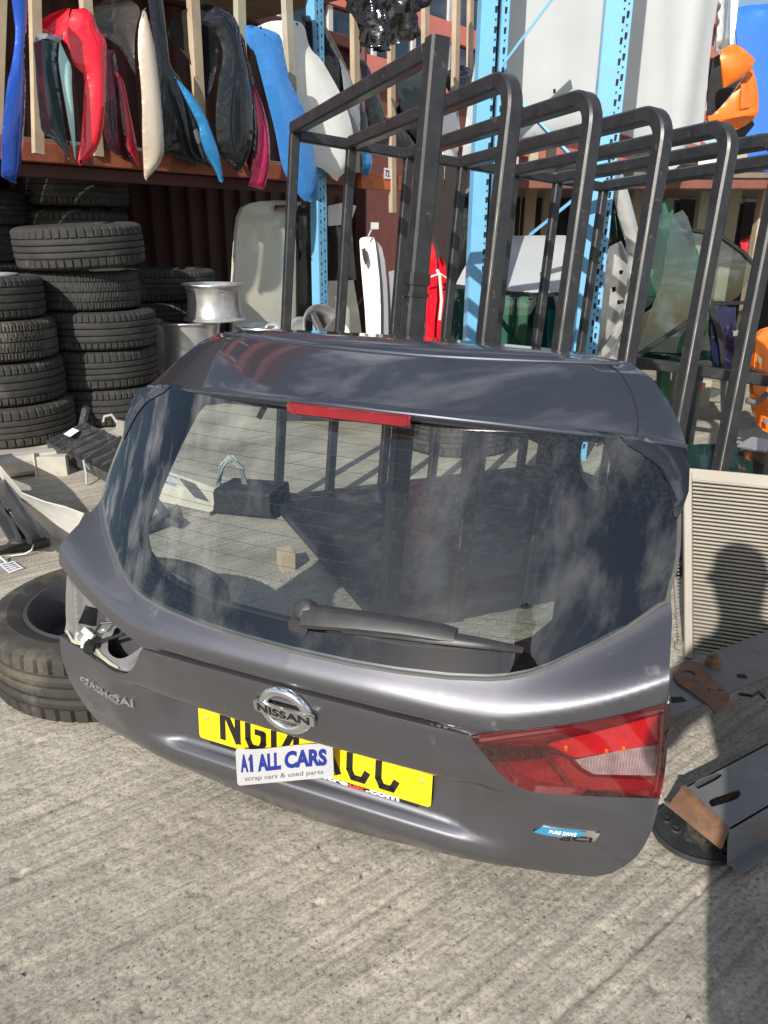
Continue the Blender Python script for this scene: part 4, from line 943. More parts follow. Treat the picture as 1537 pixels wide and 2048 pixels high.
# black plastic bag
bgP = sh(.35)
def bagfn(x, y):
    return float(.14*vnoise(np.array([x*.06+3]), np.array([y*.012+2]))[0]+.10*vnoise(np.array([x*.19+9+.3*math.sin(y*.05)]), np.array([y*.03+5]))[0]+.02*vnoise(np.array([x*.45]), np.array([y*.13]))[0])
bo = sheet('plastic_bag', [(680, -40), (835, -40), (834, 0), (842, 12), (813, 30), (816, 61), (805, 85), (784, 81), (771, 93), (761, 91), (751, 107), (740, 109), (724, 98), (713, 88), (700, 61), (694, 34), (684, 0)], bgP, mat('shiny_black_polythene', (.010, .010, .011), .16, spec=.8, bump=.5, bscale=18), None, step=3.2, fn=bagfn, nrm=SN, thick=.06)
tag(bo, 'shiny black plastic bag hanging crumpled from the upper shelf', 'plastic bag')
# ------------------------------------------------------------------ tyres
RUB = mat('tyre_rubber', (.030, .029, .027), .78, var=.35, vscale=9, dirt=(.085, .078, .066), dirt_amt=.28, dscale=7, bump=.15, bscale=120)
RUB2 = mat('brown_dusted_rubber', (.036, .033, .029), .8, var=.35, vscale=9, dirt=(.11, .095, .072), dirt_amt=.36, dscale=6, bump=.15, bscale=120)
def tyre_mesh(name, R, Wd, r0, style, seg=300):
    hw = Wd/2; V = []; F = []; g = .012*R/.33
    prof = []                                            # (r, z, kind) kind: 0 plain, 1 shoulder rib, 2 centre rib
    prof += [(r0+.004, -hw*.62, 0), (r0-.004, -hw*.80, 0), (r0+.012, -hw*.88, 0), (r0+.025, -hw*.93, 0), (r0+(R-r0)*.45, -hw*1.0, 0), (R-.055, -hw*.985, 0), (R-.03, -hw*.94, 0), (R-.014, -hw*.87, 1), (R-.006, -hw*.80, 1)]
    gr = {0: [-.52, -.18, .18, .52], 1: [-.5, 0, .5], 2: [-.45, -.15, .15, .45]}[style]; gw = .035
    z = -.80
    for zc in gr:
        prof += [(R-.002-.004*abs(zc-gw), hw*(zc-gw-.002), 1 if abs(zc) > .44 and zc < 0 else 2), (R-g, hw*(zc-gw+.01), 0), (R-g, hw*(zc+gw-.01), 0), (R-.002-.004*abs(zc+gw), hw*(zc+gw+.002), 1 if abs(zc) > .44 and zc > 0 else 2)]
        if zc != gr[-1]: prof.append((R, hw*(zc+gr[gr.index(zc)+1])/2, 2))
    m_ = [(r, -z_, k) for r, z_, k in prof[:9]][::-1]; prof += m_
    prof += [(r0+.03, hw*.82, 0), (R-.04, hw*.86, 0), (R-.022, hw*.6, 0), (R-.022, -hw*.6, 0), (R-.04, -hw*.86, 0), (r0+.03, -hw*.82, 0)]
    k = len(prof)
    for i in range(seg):
        for j, (r, z_, kd) in enumerate(prof):
            sk = int(z_/hw*5) if style == 1 else 0
            ph = (i+sk) % (5 if style != 2 else 6)
            if kd == 1 and ph == 0: r = r-g*.75
            if kd == 2 and style == 1 and (i+2*sk) % 7 == 0: r = r-g*.5
            t_ = 2*math.pi*i/seg; V.append((r*math.cos(t_), r*math.sin(t_), z_+hw))
    for i in range(seg):
        a, b = i*k, ((i+1) % seg)*k
        for j in range(k): F.append((a+j, b+j, b+(j+1) % k, a+(j+1) % k))
    me = bpy.data.meshes.new(name); me.from_pydata(V, [], F); me.update(); me.polygons.foreach_set('use_smooth', [True]*len(F)); me.set_sharp_from_angle(angle=R_(28)); me.materials.append(RUB); return me
TS = .30
def put_tyre(me, loc, label, tilt=(0, 0), rz=None, m=None, group=None, sc=1.):
    o = bpy.data.objects.new('tyre', me if m is None else me.copy()); COL.objects.link(o)
    if m: o.data.materials.clear(); o.data.materials.append(m)
    o.location = loc; o.rotation_euler = (tilt[0], tilt[1], random.random()*6 if rz is None else rz); o.scale = (sc, sc, sc); return tag(o, label, 'tyre', group)
tyA = [tyre_mesh('tyre', .40, .262, .255, s) for s in (0, 1, 2)]
def stackpos(px_edge_l, px_edge_r, y):
    a = at(px_edge_l, 600, y); b = at(px_edge_r, 600, y); return (a[0]+b[0])/2
# nearer stack at the left edge of the picture
bx = gz(-20, 902); cx, cy = bx[0]-.06, bx[1]+.348; sizes = .87
z = 0.; dxs = [(.04, 0), (.015, .01), (.0, .0), (-.03, -.01)]
ordn = ['bottom tyre of the near stack at the left edge', 'second tyre up in the near stack at the left edge', 'third tyre up in the near stack, with a scrap of cord in its tread', 'top tyre of the near stack, holding a silver wheel']
for k in range(4):
    put_tyre(tyA[[2, 0, 1, 0][k]], (cx+dxs[k][0], cy+dxs[k][1], z), ordn[k], (.0, .012*(-1)**k), m=RUB2 if k in (0, 2) else None, group='tyres stacked on the left', sc=sizes).scale = (sizes*[1.02, .99, 1.0, .98][k],)*2+(sizes*[1.0, 1.05, .97, 1.0][k],); z += .262*sizes*[1.0, 1.05, .97, 1.0][k]
LZ = z; LC = (cx-.02, cy-.01)
# farther, taller stack
bx = gz(185, 858); c2x, c2y = bx[0]-.05, bx[1]+.35; z = 0; sc2 = .88
ordn = ['bottom tyre of the tall stack of five', 'second tyre up in the tall stack of five', 'middle tyre of the tall stack of five', 'fourth tyre up in the tall stack, half in shadow', 'wide top tyre lying tilted on the tall stack']
d2 = [(.05, 0), (.02, 0), (.03, 0), (-.03, .01), (-.01, -.02)]
for k in range(5):
    put_tyre(tyA[[0, 2, 0, 1, 2][k]], (c2x+d2[k][0], c2y+d2[k][1], z+(.02 if k == 4 else 0)), ordn[k], (0, 0) if k < 4 else (.03, .055), group='tyres stacked on the left').scale = ([.87, .89, .90, .83, .945][k],)*2+(sc2*[1.0, 1.03, .98, 1.0, 1.06][k],); z += .262*sc2*[1.0, 1.03, .98, 1.0, 1.06][k]
# shaded stacks behind
for (px, py0, n_, y_, lb) in ((0, 0, 5, 5.75, ['lowest', 'second', 'third', 'fourth', 'topmost']),):
    X = at(-8, 500, y_)[0]
    for k in range(6): put_tyre(tyA[k % 3], (X-.1, y_, k*.235), ['lowest', 'second lowest', 'third', 'fourth', 'fifth', 'topmost'][k]+' tyre of the shaded stack behind the near stack', group='tyres stacked in the shade', sc=.895)
X = at(150, 430, 6.0)[0]
for k in range(6): put_tyre(tyA[(k+1) % 3], (X+.02*(k % 2), 6.05, k*.262), ['lowest', 'second lowest', 'third', 'fourth', 'fifth', 'topmost'][k]+' tyre of the dark stack hidden behind the tall stack', group='tyres stacked in the shade', sc=.9)
# lying tyre in the left foreground
tyF = tyre_mesh('tyre', .325, .205, .215, 2, 300); tyF.materials.clear(); tyF.materials.append(RUB2)
fc = gz(236, 1268, .1); o = put_tyre(tyF, (fc[0]-.012, fc[1]+.02, 0), 'dusty worn tyre lying flat under the left side of the tailgate', rz=.3)
mb = MB()   # steel wheel inside it
# ------------------------------------------------------------------ bare alloy wheels
ALLOY = mat('dull_alloy', (.60, .60, .59), .33, metal=.75, var=.18, vscale=10, dirt=(.25, .23, .2), dirt_amt=.2, dscale=9)
ALLOY2 = mat('dark_alloy_face', (.30, .30, .30), .35, metal=.7, var=.2, vscale=10)
def wheel(label, loc, R=.235, w=.21, tilt=None, ns=5, group='bare alloy wheels piled by the tyres'):
    r = thing('wheel', label, 'wheel rim', loc, group, rot=tilt)
    p = [(R, 0), (R+.002, .006), (R-.004, .016), (R-.018, .022), (R-.020, .045), (R-.028, .07), (R-.034, w*.5), (R-.032, w*.7), (R-.03, w*.82), (R-.022, w-.022), (R-.006, w-.014), (R+.002, w-.006), (R, w), (R-.008, w), (R-.028, w-.02), (R-.04, w*.8), (R-.042, w*.5), (R-.036, .07), (R-.03, .045), (R-.028, .02), (R-.008, 0)]
    mb = MB(); mb.lathe(p, 64); mb.build('barrel', ALLOY, r, True, 40, True)
    mb = MB(); mb.lathe([(0, w-.035), (.05, w-.035), (.065, w-.05), (.065, w-.09), (0, w-.09)], 28, close=False); mb.build('hub', ALLOY2, r, True, 40, True)
    for k in range(ns):
        a = 2*math.pi*k/ns+.2; d = np.array([math.cos(a), math.sin(a), 0]); mb = MB(); mb.bar(d*.05+np.array([0, 0, w-.05]), d*(R-.03)+np.array([0, 0, w-.035]), .055, .03, ch=.25); mb.build('spoke', ALLOY2, r, local=True)
    return r
yW = 5.55
lw = at(378, 700, yW); tw_ = at(428, 600, yW); rw = at(512, 660, yW)
put_tyre(tyA[2], (lw[0], yW+.05, 0), 'black tyre on the ground under the lower left bare wheel', group='tyres stacked in the shade', sc=.8)
put_tyre(tyA[1], (rw[0]+.02, yW+.12, 0), 'black tyre on the ground under the lower right bare wheel', group='tyres stacked in the shade', sc=.8)
lz = at(378, 738, yW)[2]; 
wheel('lower left bare alloy wheel of the small pile', (lw[0], yW, .21), R=.255, w=at(378, 640, yW)[2]-.21)
lzt = at(378, 640, yW)[2]
wheel('top bare alloy wheel of the small pile, half in shadow', (tw_[0], yW, lzt+.004), R=.215, w=at(430, 568, yW)[2]-lzt)
wheel('lower right bare alloy wheel beside the pale van door', (rw[0]+.05, yW+.1, at(512, 700, yW)[2]-.06), R=.215, w=.22)
q = at(632, 640, 5.0); tl_ = Matrix.Rotation(R_(62), 3, Vector((.45, .55, 0)).normalized())
wheel('bare alloy wheel tipped on edge behind the spoiler', (q[0]-.05, 5.05, .46), R=.2, w=.2, tilt=tl_)
bxx = MB(); bxx.box((q[0], 5.1, .19), (.5, .4, .38)); o = bxx.build('parts_crate', mat('dark_crate', (.03, .03, .032), .7, var=.3)); tag(o, 'dark crate under the tipped alloy wheel, behind the tailgate', 'crate')
wheel('silver wheel lying inside the top tyre of the near stack', (LC[0]-.01, LC[1], LZ-.195), R=.215, w=.2, ns=7)
put_tyre(tyA[1], (at(338, 600, 5.95)[0], 6.0, .0), 'lower black tyre in the shadows left of the bare wheels', group='tyres stacked in the shade', sc=.85)
for k in range(1, 4): put_tyre(tyA[k % 3], (at(338, 600, 5.95)[0], 6.0, .223*k), ['', 'second', 'third', 'top'][k]+' black tyre in the shadows left of the bare wheels', group='tyres stacked in the shade', sc=.85)

# ------------------------------------------------------------------ panels standing under and beyond the shelf
def panel(name, label, cat, parts, loc_px, plane, nrm=(0, -1, 0), group=None):
    P0 = np.array(plane(*loc_px)); r = thing(name, label, cat, (P0[0], P0[1], 0), group)
    for nm, out, m, bl, st in parts:
        sheet(nm, smoothpoly(out, st.get('sm', 1)), st.get('pf', plane), m, r, holes=st.get('holes', ()), step=st.get('step', 14), bulge=bl*.6, nrm=nrm, thick=st.get('th', .012), dome=st.get('dome', 0.)*.6, fn=st.get('fn'))
    return r
pCream = P_('cream_white_paint', (.62, .60, .50), metal=.0)
vd = lambda o: sh(o)
panel('pale_van_door', 'pale cream van door standing under the shelf, striped by shadows', 'van door', [('door_skin', [(470, 480), (478, 420), (500, 404), (560, 400), (600, 404), (604, 560), (602, 745), (465, 745), (462, 640)], pCream, .06, {'pf': sh(-.22), 'th': .04}), ('rear_lamp', [(554, 410), (580, 410), (580, 421), (554, 421)], RED3, .02, {'pf': sh(-.15), 'sm': 0, 'th': .03}), ('seam', [(594, 420), (598, 420), (598, 740), (594, 740)], HOLE, 0, {'pf': sh(-.16), 'sm': 0})], (530, 745), sh(-.22), SN)
panel('dark_door', 'black car door leaning behind the first rear post', 'car door', [('skin', [(596, 412), (630, 405), (636, 600), (630, 690), (596, 690), (590, 560)], pBlk, .03, {'pf': sh(-.2)})], (610, 690), sh(-.2), SN)
panel('white_bonnet', 'white bonnet edge showing right of the blue slotted upright', 'bonnet', [('top', [(655, 412), (690, 404), (712, 412), (700, 448), (656, 452)], pWhite, .03, {'pf': sh(-.3), 'th': .02}), ('face', [(655, 562), (706, 560), (722, 660), (728, 720), (655, 720)], pCream, .04, {'pf': sh(-.3), 'th': .02}), ('dark_glass', [(656, 452), (702, 448), (712, 560), (656, 562)], GLOSS, .03, {'pf': sh(-.33)})], (690, 720), sh(-.3), SN)
y5 = lambda y: (lambda px, py: at(px, py, y))
panel('white_hatch', 'white hatch panel standing edge on, with a dark pull handle', 'tailgate', [('edge_face', [(718, 482), (724, 474), (748, 474), (752, 488), (762, 580), (762, 700), (762, 835), (738, 835), (734, 660)], pWhite, .03, {'pf': y5(5.25), 'th': .05}), ('side', [(752, 480), (768, 500), (776, 580), (778, 700), (776, 836), (762, 836), (762, 700)], pGrey, .02, {'pf': y5(5.30), 'th': .05}), ('handle', [(724, 498), (731, 496), (737, 522), (731, 530), (726, 516)], TRIMB, .02, {'pf': y5(5.20), 'th': .02})], (750, 835), y5(5.25))
panel('grey_door', 'slim grey door edge left of the red door', 'car door', [('edge', [(776, 544), (788, 540), (794, 560), (790, 660), (788, 820), (776, 820)], pGrey, .02, {'pf': y5(5.35), 'th': .03})], (782, 820), y5(5.35))
panel('red_door', 'red car door standing edge on with wires hanging out', 'car door', [('edge', [(856, 470), (862, 476), (874, 510), (876, 580), (868, 660), (866, 830), (846, 830), (852, 640), (856, 560)], pRed, .03, {'pf': y5(5.1), 'th': .04}), ('jamb', [(874, 520), (884, 512), (894, 540), (890, 600), (880, 664), (876, 830), (866, 830), (870, 620), (876, 570)], pRed, .02, {'pf': y5(5.14), 'th': .05}), ('seal', [(858, 470), (866, 470), (880, 505), (878, 520), (868, 490)], TRIMB, .01, {'pf': y5(5.05), 'th': .02, 'step': 8}), ('mirror_edge', [(818, 442), (826, 444), (830, 456), (822, 456)], pRed, .0, {'pf': y5(5.1), 'step': 8})], (866, 830), y5(5.1))
mb = MB(); mb.tube([at(850, 560, 5.0), at(864, 553, 4.98), at(880, 547, 4.98), at(894, 556, 5.0)], .006, 6); mb.tube([at(875, 540, 5.), at(880, 550, 4.98), at(884, 600, 5.), at(880, 640, 5.)], .01, 6)
o = mb.build('cable', mat('pale_cable', (.7, .68, .62), .6), None, True); tag(o, 'pale cable tied round the edge of the red door', 'cable')
mb = MB(); q = at(750, 455, 5.2); mb.tube([at(736, 476, 5.2), at(742, 462, 5.2), q], .006, 6); mb.box(q+np.array([.0, 0, .01]), (.05, .03, .04)); o = mb.build('hanging_plug', mat('grey_plug', (.4, .42, .42), .5)); tag(o, 'grey plug on a short wire above the white hatch panel', 'plug')
panel('black_bumper', 'black bumper corner left of the pale grey van tailgate', 'bumper', [('skin', [(918, 425), (940, 430), (948, 470), (944, 520), (925, 560), (905, 575), (900, 520), (915, 470)], pBlk, .08, {'pf': y5(5.6)})], (920, 575), y5(5.6))
# blue end frame
bf0 = at(979, 300, 4.25); bf1 = at(1212, 300, 4.05); bd_ = (bf1-bf0); bd_[2] = 0; bd_ /= np.linalg.norm(bd_)
def vert_at(px, py, y, zt=3.2): p = at(px, py, y); return np.array([p[0], p[1], 0.]), np.array([p[0], p[1], zt])
a0, a1 = vert_at(966, 300, 4.25); upright('blue rack upright with the wide dark groove, left of the diagonal brace', a0, a1, .075, (1, .15, 0), rows=((.42, 0),), dep=.08)
ag, agt = vert_at(984, 300, 4.30); o = MB().bar(ag, agt, .05, .02, up=(0, 1, 0)).build('groove_filler', HOLE); tag(o, 'dark bar added as the black gap between the paired blue uprights', 'channel')  # black bar standing in for the dark gap
a0b, a1b = vert_at(997, 300, 4.27); upright('thin blue rack upright paired beside the dark groove', a0b, a1b, .035, (1, .15, 0), rows=((0., 0),), dep=.06)
a2, a3 = vert_at(1208, 330, 4.05); upright('blue slotted rack upright in front of the pale van panel', a2, a3, .115, (1, -.1, 0), rows=((.2, 0), (.36, 1)), dep=.09)
def brace(label, p, q, y0, y1): o = MB().bar(at(*p, y0), at(*q, y1), .012, .045, up=(0, 1, 0)).build('diagonal_brace', BLUE); tag(o, label, 'brace', 'blue diagonal braces')
brace('blue diagonal brace descending behind the second hoop', (996, 158), (1170, 342), 4.2, 4.1); brace('blue diagonal brace rising to the top of the picture', (1000, 138), (1118, -20), 4.22, 4.12); brace('low blue brace behind the pale grey van tailgate', (1060, 470), (1165, 385), 4.3, 4.2)
# big pale van panel
vp = lambda px, py: at(px, py, 4.62+.0*(px-1200))
def vfn(x, y):
    r1 = x-(1316+(y)*.045*1.0); r2 = x-(1398-(y)*.125)
    return .022*math.exp(-(r1/9)**2)+.035*math.exp(-(r2/14)**2)+.03*max(0, min(1, (x-1398+.125*y)/20))*-1+.00012*(y-150)*-1
panel('van_side_panel', 'huge pale grey van side panel standing behind the blue uprights', 'van panel', [('skin', [(990, -60), (1445, -60), (1437, 0), (1425, 75), (1412, 244), (1405, 289), (1378, 285), (1362, 326), (1339, 346), (1325, 300), (1240, 264), (1180, 259), (1040, 274), (925, 312), (932, 240), (945, 150), (967, 50)], P_('pale_van_grey', (.43, .45, .455), metal=.05, rough=.5, dirt=(.5, .48, .44), dirt_amt=.1), .05, {'step': 11, 'fn': vfn, 'th': .012, 'sm': 1}), ('vent_slot', [(1107, 178), (1112, 178), (1112, 187), (1107, 187)], HOLE, 0, {'pf': lambda px, py: at(px, py, 4.53), 'sm': 0, 'step': 6, 'th': .002})], (1200, 330), vp)
panel('clear_headlamp', 'clear headlamp unit standing between the van panel and the blue bonnet', 'headlamp', [('lens', [(1436, -30), (1474, -30), (1466, 60), (1460, 92), (1430, 105), (1432, 60)], mat('lamp_chrome', (.6, .62, .64), .12, metal=.9), .06, {'pf': y5(4.9), 'step': 9}), ('pale_edge', [(1462, -30), (1478, -30), (1474, 30), (1466, 88), (1459, 90)], pWhite, .03, {'pf': y5(4.8), 'step': 9})], (1450, 100), y5(4.9))
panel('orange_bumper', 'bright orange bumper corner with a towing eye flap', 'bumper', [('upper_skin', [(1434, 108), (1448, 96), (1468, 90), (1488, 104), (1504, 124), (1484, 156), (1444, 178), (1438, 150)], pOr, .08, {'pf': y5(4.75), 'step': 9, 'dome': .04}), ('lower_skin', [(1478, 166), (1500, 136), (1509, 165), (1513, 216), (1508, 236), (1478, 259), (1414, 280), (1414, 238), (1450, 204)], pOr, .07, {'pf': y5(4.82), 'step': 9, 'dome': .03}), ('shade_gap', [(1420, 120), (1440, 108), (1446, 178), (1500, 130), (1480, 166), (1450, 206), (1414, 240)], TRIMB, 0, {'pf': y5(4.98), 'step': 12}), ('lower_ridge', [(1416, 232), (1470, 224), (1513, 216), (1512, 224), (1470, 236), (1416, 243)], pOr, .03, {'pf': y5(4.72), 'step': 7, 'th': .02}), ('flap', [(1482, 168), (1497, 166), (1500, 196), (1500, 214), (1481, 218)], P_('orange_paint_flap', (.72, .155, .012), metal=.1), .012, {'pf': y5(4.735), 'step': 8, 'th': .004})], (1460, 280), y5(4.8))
panel('blue_van_bonnet', 'large mid blue van bonnet at the right edge', 'bonnet', [('skin', [(1462, 20), (1500, 12), (1600, 10), (1640, 160), (1640, 380), (1480, 330), (1490, 270), (1478, 180)], P_('royal_blue_paint', (.02, .16, .58), metal=.1), .16, {'pf': y5(5.7), 'step': 14})], (1540, 340), y5(5.7))
panel('black_valance', 'black plastic valance under the orange bumper', 'bumper trim', [('skin', [(1452, 262), (1500, 236), (1508, 250), (1480, 284), (1440, 300)], TRIMB, .04, {'pf': y5(4.9), 'step': 9})], (1470, 290), y5(4.9))
# shelf on the right carrying those panels, its deck deepened to shade the bay
zr = at(1300, 352, 4.9)[2]
mb = MB(); pA, pB = at(1030, 335, 5.0), at(1700, 392, 4.6)
o = MB().bar(np.array([pA[0], 4.95, zr-.05]), np.array([3.6, 4.55, zr-.05]), .06, .05).build('shelf_beam', mat('rust_red_beam', (.16, .05, .035), .7, var=.3)); tag(o, 'rusty red shelf beam under the pale van panel', 'beam')
mb = MB()
for k in range(11): mb.bar(np.array([pA[0]-.1, 5.05+.25*k, zr]), np.array([4.9, 4.55+.25*k, zr]), .235, .03)
o = mb.build('shelf_deck', mat('grey_boards', (.16, .13, .10), .8)); tag(o, 'weathered boards of the shelf under the pale van panel, extended back to shade the bay', 'shelf')
# timber posts of the glass bay
for lb, px, y0, y1, w, y_, m in (('timber post behind the pale grey van tailgate, left one', 1067, 330, 700, 18, 5.9, WOOD), ('timber post behind the pale grey van tailgate, right one', 1101, 330, 700, 16, 6.0, WOOD), ('timber post right of the silver door frame', 1282, 330, 700, 17, 5.6, WOOD), ('greenish timber post behind the third hoop', 1423, 300, 640, 22, 5.3, WOODG), ('greenish timber post with notched edge near the right side', 1476, 330, 640, 22, 5.5, WOODG), ('timber post at the right edge of the picture', 1534, 380, 700, 22, 5.0, WOOD), ('olive post left of the first timber post in the bay', 1030, 330, 700, 12, 5.8, WOODG)):
    p = at(px, y0, y_); ww = w*y_/FPX; b_o = MB().bar((p[0], p[1], 0), (p[0], p[1], zr-.06 if y_ < 5.4 else 1.75), ww, ww, up=(1, 0, 0), ch=.05).build('timber_post', m); tag(b_o, lb, 'timber post', 'timber posts of the glass bay')
# pale grey van tailgate with tinted window
TEAL = glassmat('green_glass', (.30, .62, .55)); DKG = glassmat('dark_green_glass', (.30, .58, .53)); 
panel('van_tailgate', 'pale grey van tailgate with a tinted window behind the rack', 'tailgate', [('roof_skin', [(911, 570), (930, 532), (966, 478), (988, 472), (1142, 470), (1214, 474), (1204, 507), (1195, 547), (1160, 583), (1089, 587), (1005, 583)], P_('pale_grey_paint', (.40, .42, .43), metal=.15, rough=.4), .06, {'pf': lambda px, py: at(px, py, 4.55+(590-py)*.003), 'th': .02}), ('window', [(911, 573), (1005, 586), (1089, 590), (1160, 586), (1142, 690), (1140, 780), (900, 780), (902, 674)], DKG, .04, {'pf': y5(4.56), 'th': .004}), ('window_lip', [(911, 568), (1005, 582), (1089, 586), (1160, 582), (1160, 590), (1089, 594), (1005, 590), (911, 577)], TRIMB, .02, {'pf': y5(4.53), 'step': 9}), ('lower_skin', [(900, 780), (1140, 780), (1140, 905), (900, 905)], P_('pale_grey_paint', (.5, .52, .53)), .03, {'pf': y5(4.58)})], (1030, 905), y5(4.56))
# teal framework seen through that window
fr = thing('teal_frame', 'teal painted steel frame seen through the tinted van window', 'frame', at(1000, 700, 5.0)*np.array([1, 1, 0])); TEALP = mat('teal_paint', (.02, .30, .28), .5, var=.1)
MB().bar(at(948, 850, 5.0), at(951, 600, 5.0), .05).build('upright_bar', TEALP, fr); MB().bar(at(995, 630, 5.05), at(1060, 720, 5.05), .05, .03).build('diagonal_bar', TEALP, fr); MB().bar(at(1100, 850, 5.1), at(1106, 620, 5.1), .09, .05).build('wide_bar', TEALP, fr)
fr = thing('teal_frame', 'teal painted steel frame standing behind the loose glass panes', 'frame', at(1330, 700, 4.95)*np.array([1, 1, 0]))
MB().bar(at(1326, 860, 4.95), at(1334, 400, 4.95), .07).build('upright_bar', mat('green_paint', (.03, .11, .06), .5, var=.1), fr); MB().bar(at(1284, 566, 5.0), at(1392, 566, 5.0), .06, .16).build('cross_plate', TEALP, fr); MB().bar(at(1380, 860, 5.0), at(1384, 520, 5.0), .05).build('upright_bar', TEALP, fr)
# silver door frame
panel('silver_door_frame', 'silver car side frame with a curved pillar and bare door jamb', 'door frame', [('jamb', [(1212, 496), (1240, 482), (1262, 520), (1262, 570), (1250, 630), (1236, 668), (1212, 700), (1192, 706), (1186, 650), (1200, 560)], pSil, .05, {'pf': y5(4.35), 'holes': [[(1236, 540), (1244, 540), (1244, 548), (1236, 548)], [(1222, 574), (1230, 572), (1230, 582), (1222, 584)], [(1232, 600), (1250, 598), (1248, 606), (1232, 608)]], 'step': 10}), ('pillar', [(1221, 350), (1234, 345), (1244, 346), (1262, 405), (1280, 478), (1284, 494), (1276, 547), (1262, 625), (1238, 672), (1212, 712), (1190, 716), (1226, 668), (1248, 620), (1258, 560), (1258, 500), (1240, 440), (1228, 390)], pSil, .05, {'pf': y5(4.25), 'step': 8, 'th': .03}), ('lower_sill', [(1190, 705), (1240, 676), (1262, 640), (1256, 720), (1230, 850), (1190, 890)], pSil, .05, {'pf': y5(4.32)})], (1215, 890), y5(4.35))
panel('dark_quarter_glass', 'small dark quarter window in the silver side frame', 'window', [('pane', [(1212, 420), (1230, 418), (1236, 480), (1212, 492)], DKG, .01, {'pf': y5(4.4)})], (1220, 490), y5(4.4))
# loose glass panes
def pane(label, out, y_, m, edge=None, lean=0.):
    pf = lambda px, py: at(px, py, y_+lean*.15*(700-py)/300.)
    r = panel('glass_pane', label, 'glass pane', [('pane', out, m, .0, {'pf': pf, 'th': .004, 'sm': 1, 'step': 40})], out[-1], pf, group='loose glass panes')
    if edge:
        mb = MB(); P = [pf(*p)+np.array([0, -.01, 0]) for p in edge]; mb.tube(P, .011, 6); mb.build('edge_trim', TRIMB, r, True)
    return r
pane('tall clear pane with a dark lower edge standing behind the third hoop', [(1338, 470), (1345, 430), (1366, 420), (1380, 440), (1400, 530), (1422, 612), (1400, 628), (1272, 712), (1296, 640), (1326, 560)], 4.05, glassmat('grey_glass', (.6, .68, .68)), [(1275, 712), (1340, 668), (1398, 630), (1424, 612)], .25)
pane('deep green pane standing right of the silver side frame', [(1276, 470), (1330, 420), (1366, 450), (1398, 560), (1410, 640), (1400, 735), (1282, 722), (1264, 640)], 4.45, TEAL, None, .3)
pane('second green pane standing behind the tall clear pane', [(1300, 500), (1340, 440), (1388, 470), (1420, 600), (1430, 738), (1330, 728)], 4.62, TEAL, None, .3)
pane('curved quarter window leaning over the dark blue door', [(1382, 462), (1400, 460), (1437, 472), (1486, 507), (1517, 541), (1500, 557), (1468, 606), (1424, 606), (1412, 550)], 4.5, glassmat('grey_glass', (.6, .68, .68)), [(1384, 460), (1437, 470), (1486, 505), (1518, 541)], .2)
pane('wrapped pane standing low beside the dark blue door', [(1398, 690), (1416, 660), (1424, 700), (1424, 738), (1388, 736)], 4.3, glassmat('grey_glass', (.6, .68, .68)))
panel('dark_blue_door', 'dark blue car door with a chrome catch, near the right edge', 'car door', [('skin', [(1424, 608), (1450, 604), (1470, 612), (1472, 690), (1474, 748), (1428, 742), (1420, 690), (1420, 626)], P_('navy_paint', (.012, .018, .06), metal=.3), .05, {'pf': y5(4.4), 'step': 10, 'th': .03}), ('door_edge', [(1416, 616), (1424, 610), (1446, 660), (1452, 745), (1444, 744), (1436, 670)], TRIMB, .02, {'pf': y5(4.33), 'step': 8}), ('catch', [(1466, 662), (1478, 660), (1480, 670), (1466, 672)], CHROME, .02, {'pf': y5(4.3), 'step': 6}), ('window_bar', [(1424, 602), (1490, 602), (1490, 609), (1424, 610)], TRIMB, .01, {'pf': y5(4.36), 'step': 10})], (1450, 748), y5(4.4))
panel('orange_door', 'orange car door standing edge on at the right side', 'car door', [('window_frame', [(1500, 560), (1512, 545), (1520, 560), (1506, 650), (1500, 700), (1490, 690)], pOr, .02, {'pf': y5(4.5), 'step': 9, 'th': .03}), ('edge', [(1508, 700), (1516, 664), (1560, 650), (1570, 860), (1530, 866), (1514, 846), (1504, 790)], pOr, .04, {'pf': y5(4.2), 'step': 10, 'th': .05}), ('hinge', [(1516, 712), (1524, 716), (1524, 728), (1516, 724)], PRIMER, .01, {'pf': y5(4.12), 'step': 6}), ('lower_hinge', [(1528, 836), (1536, 838), (1536, 848), (1528, 846)], PRIMER, .01, {'pf': y5(4.12), 'step': 6})], (1530, 866), y5(4.2))
mb = MB(); mb.tube([at(1494, 800, 4.0), at(1510, 806, 4.0), at(1524, 798, 4.0), at(1536, 786, 4.0)], .016, 8); o = mb.build('wiring_conduit', mat('grey_rubber', (.12, .12, .12), .6), None, True); tag(o, 'grey wiring conduit bulging from the orange door edge', 'conduit')
panel('red_wing_scrap', 'small red wing scrap behind the curved quarter window', 'car wing', [('skin', [(1480, 484), (1500, 470), (1514, 480), (1510, 520), (1496, 522), (1484, 505)], pRed2, .03, {'pf': y5(5.2), 'step': 8})], (1495, 520), y5(5.2))
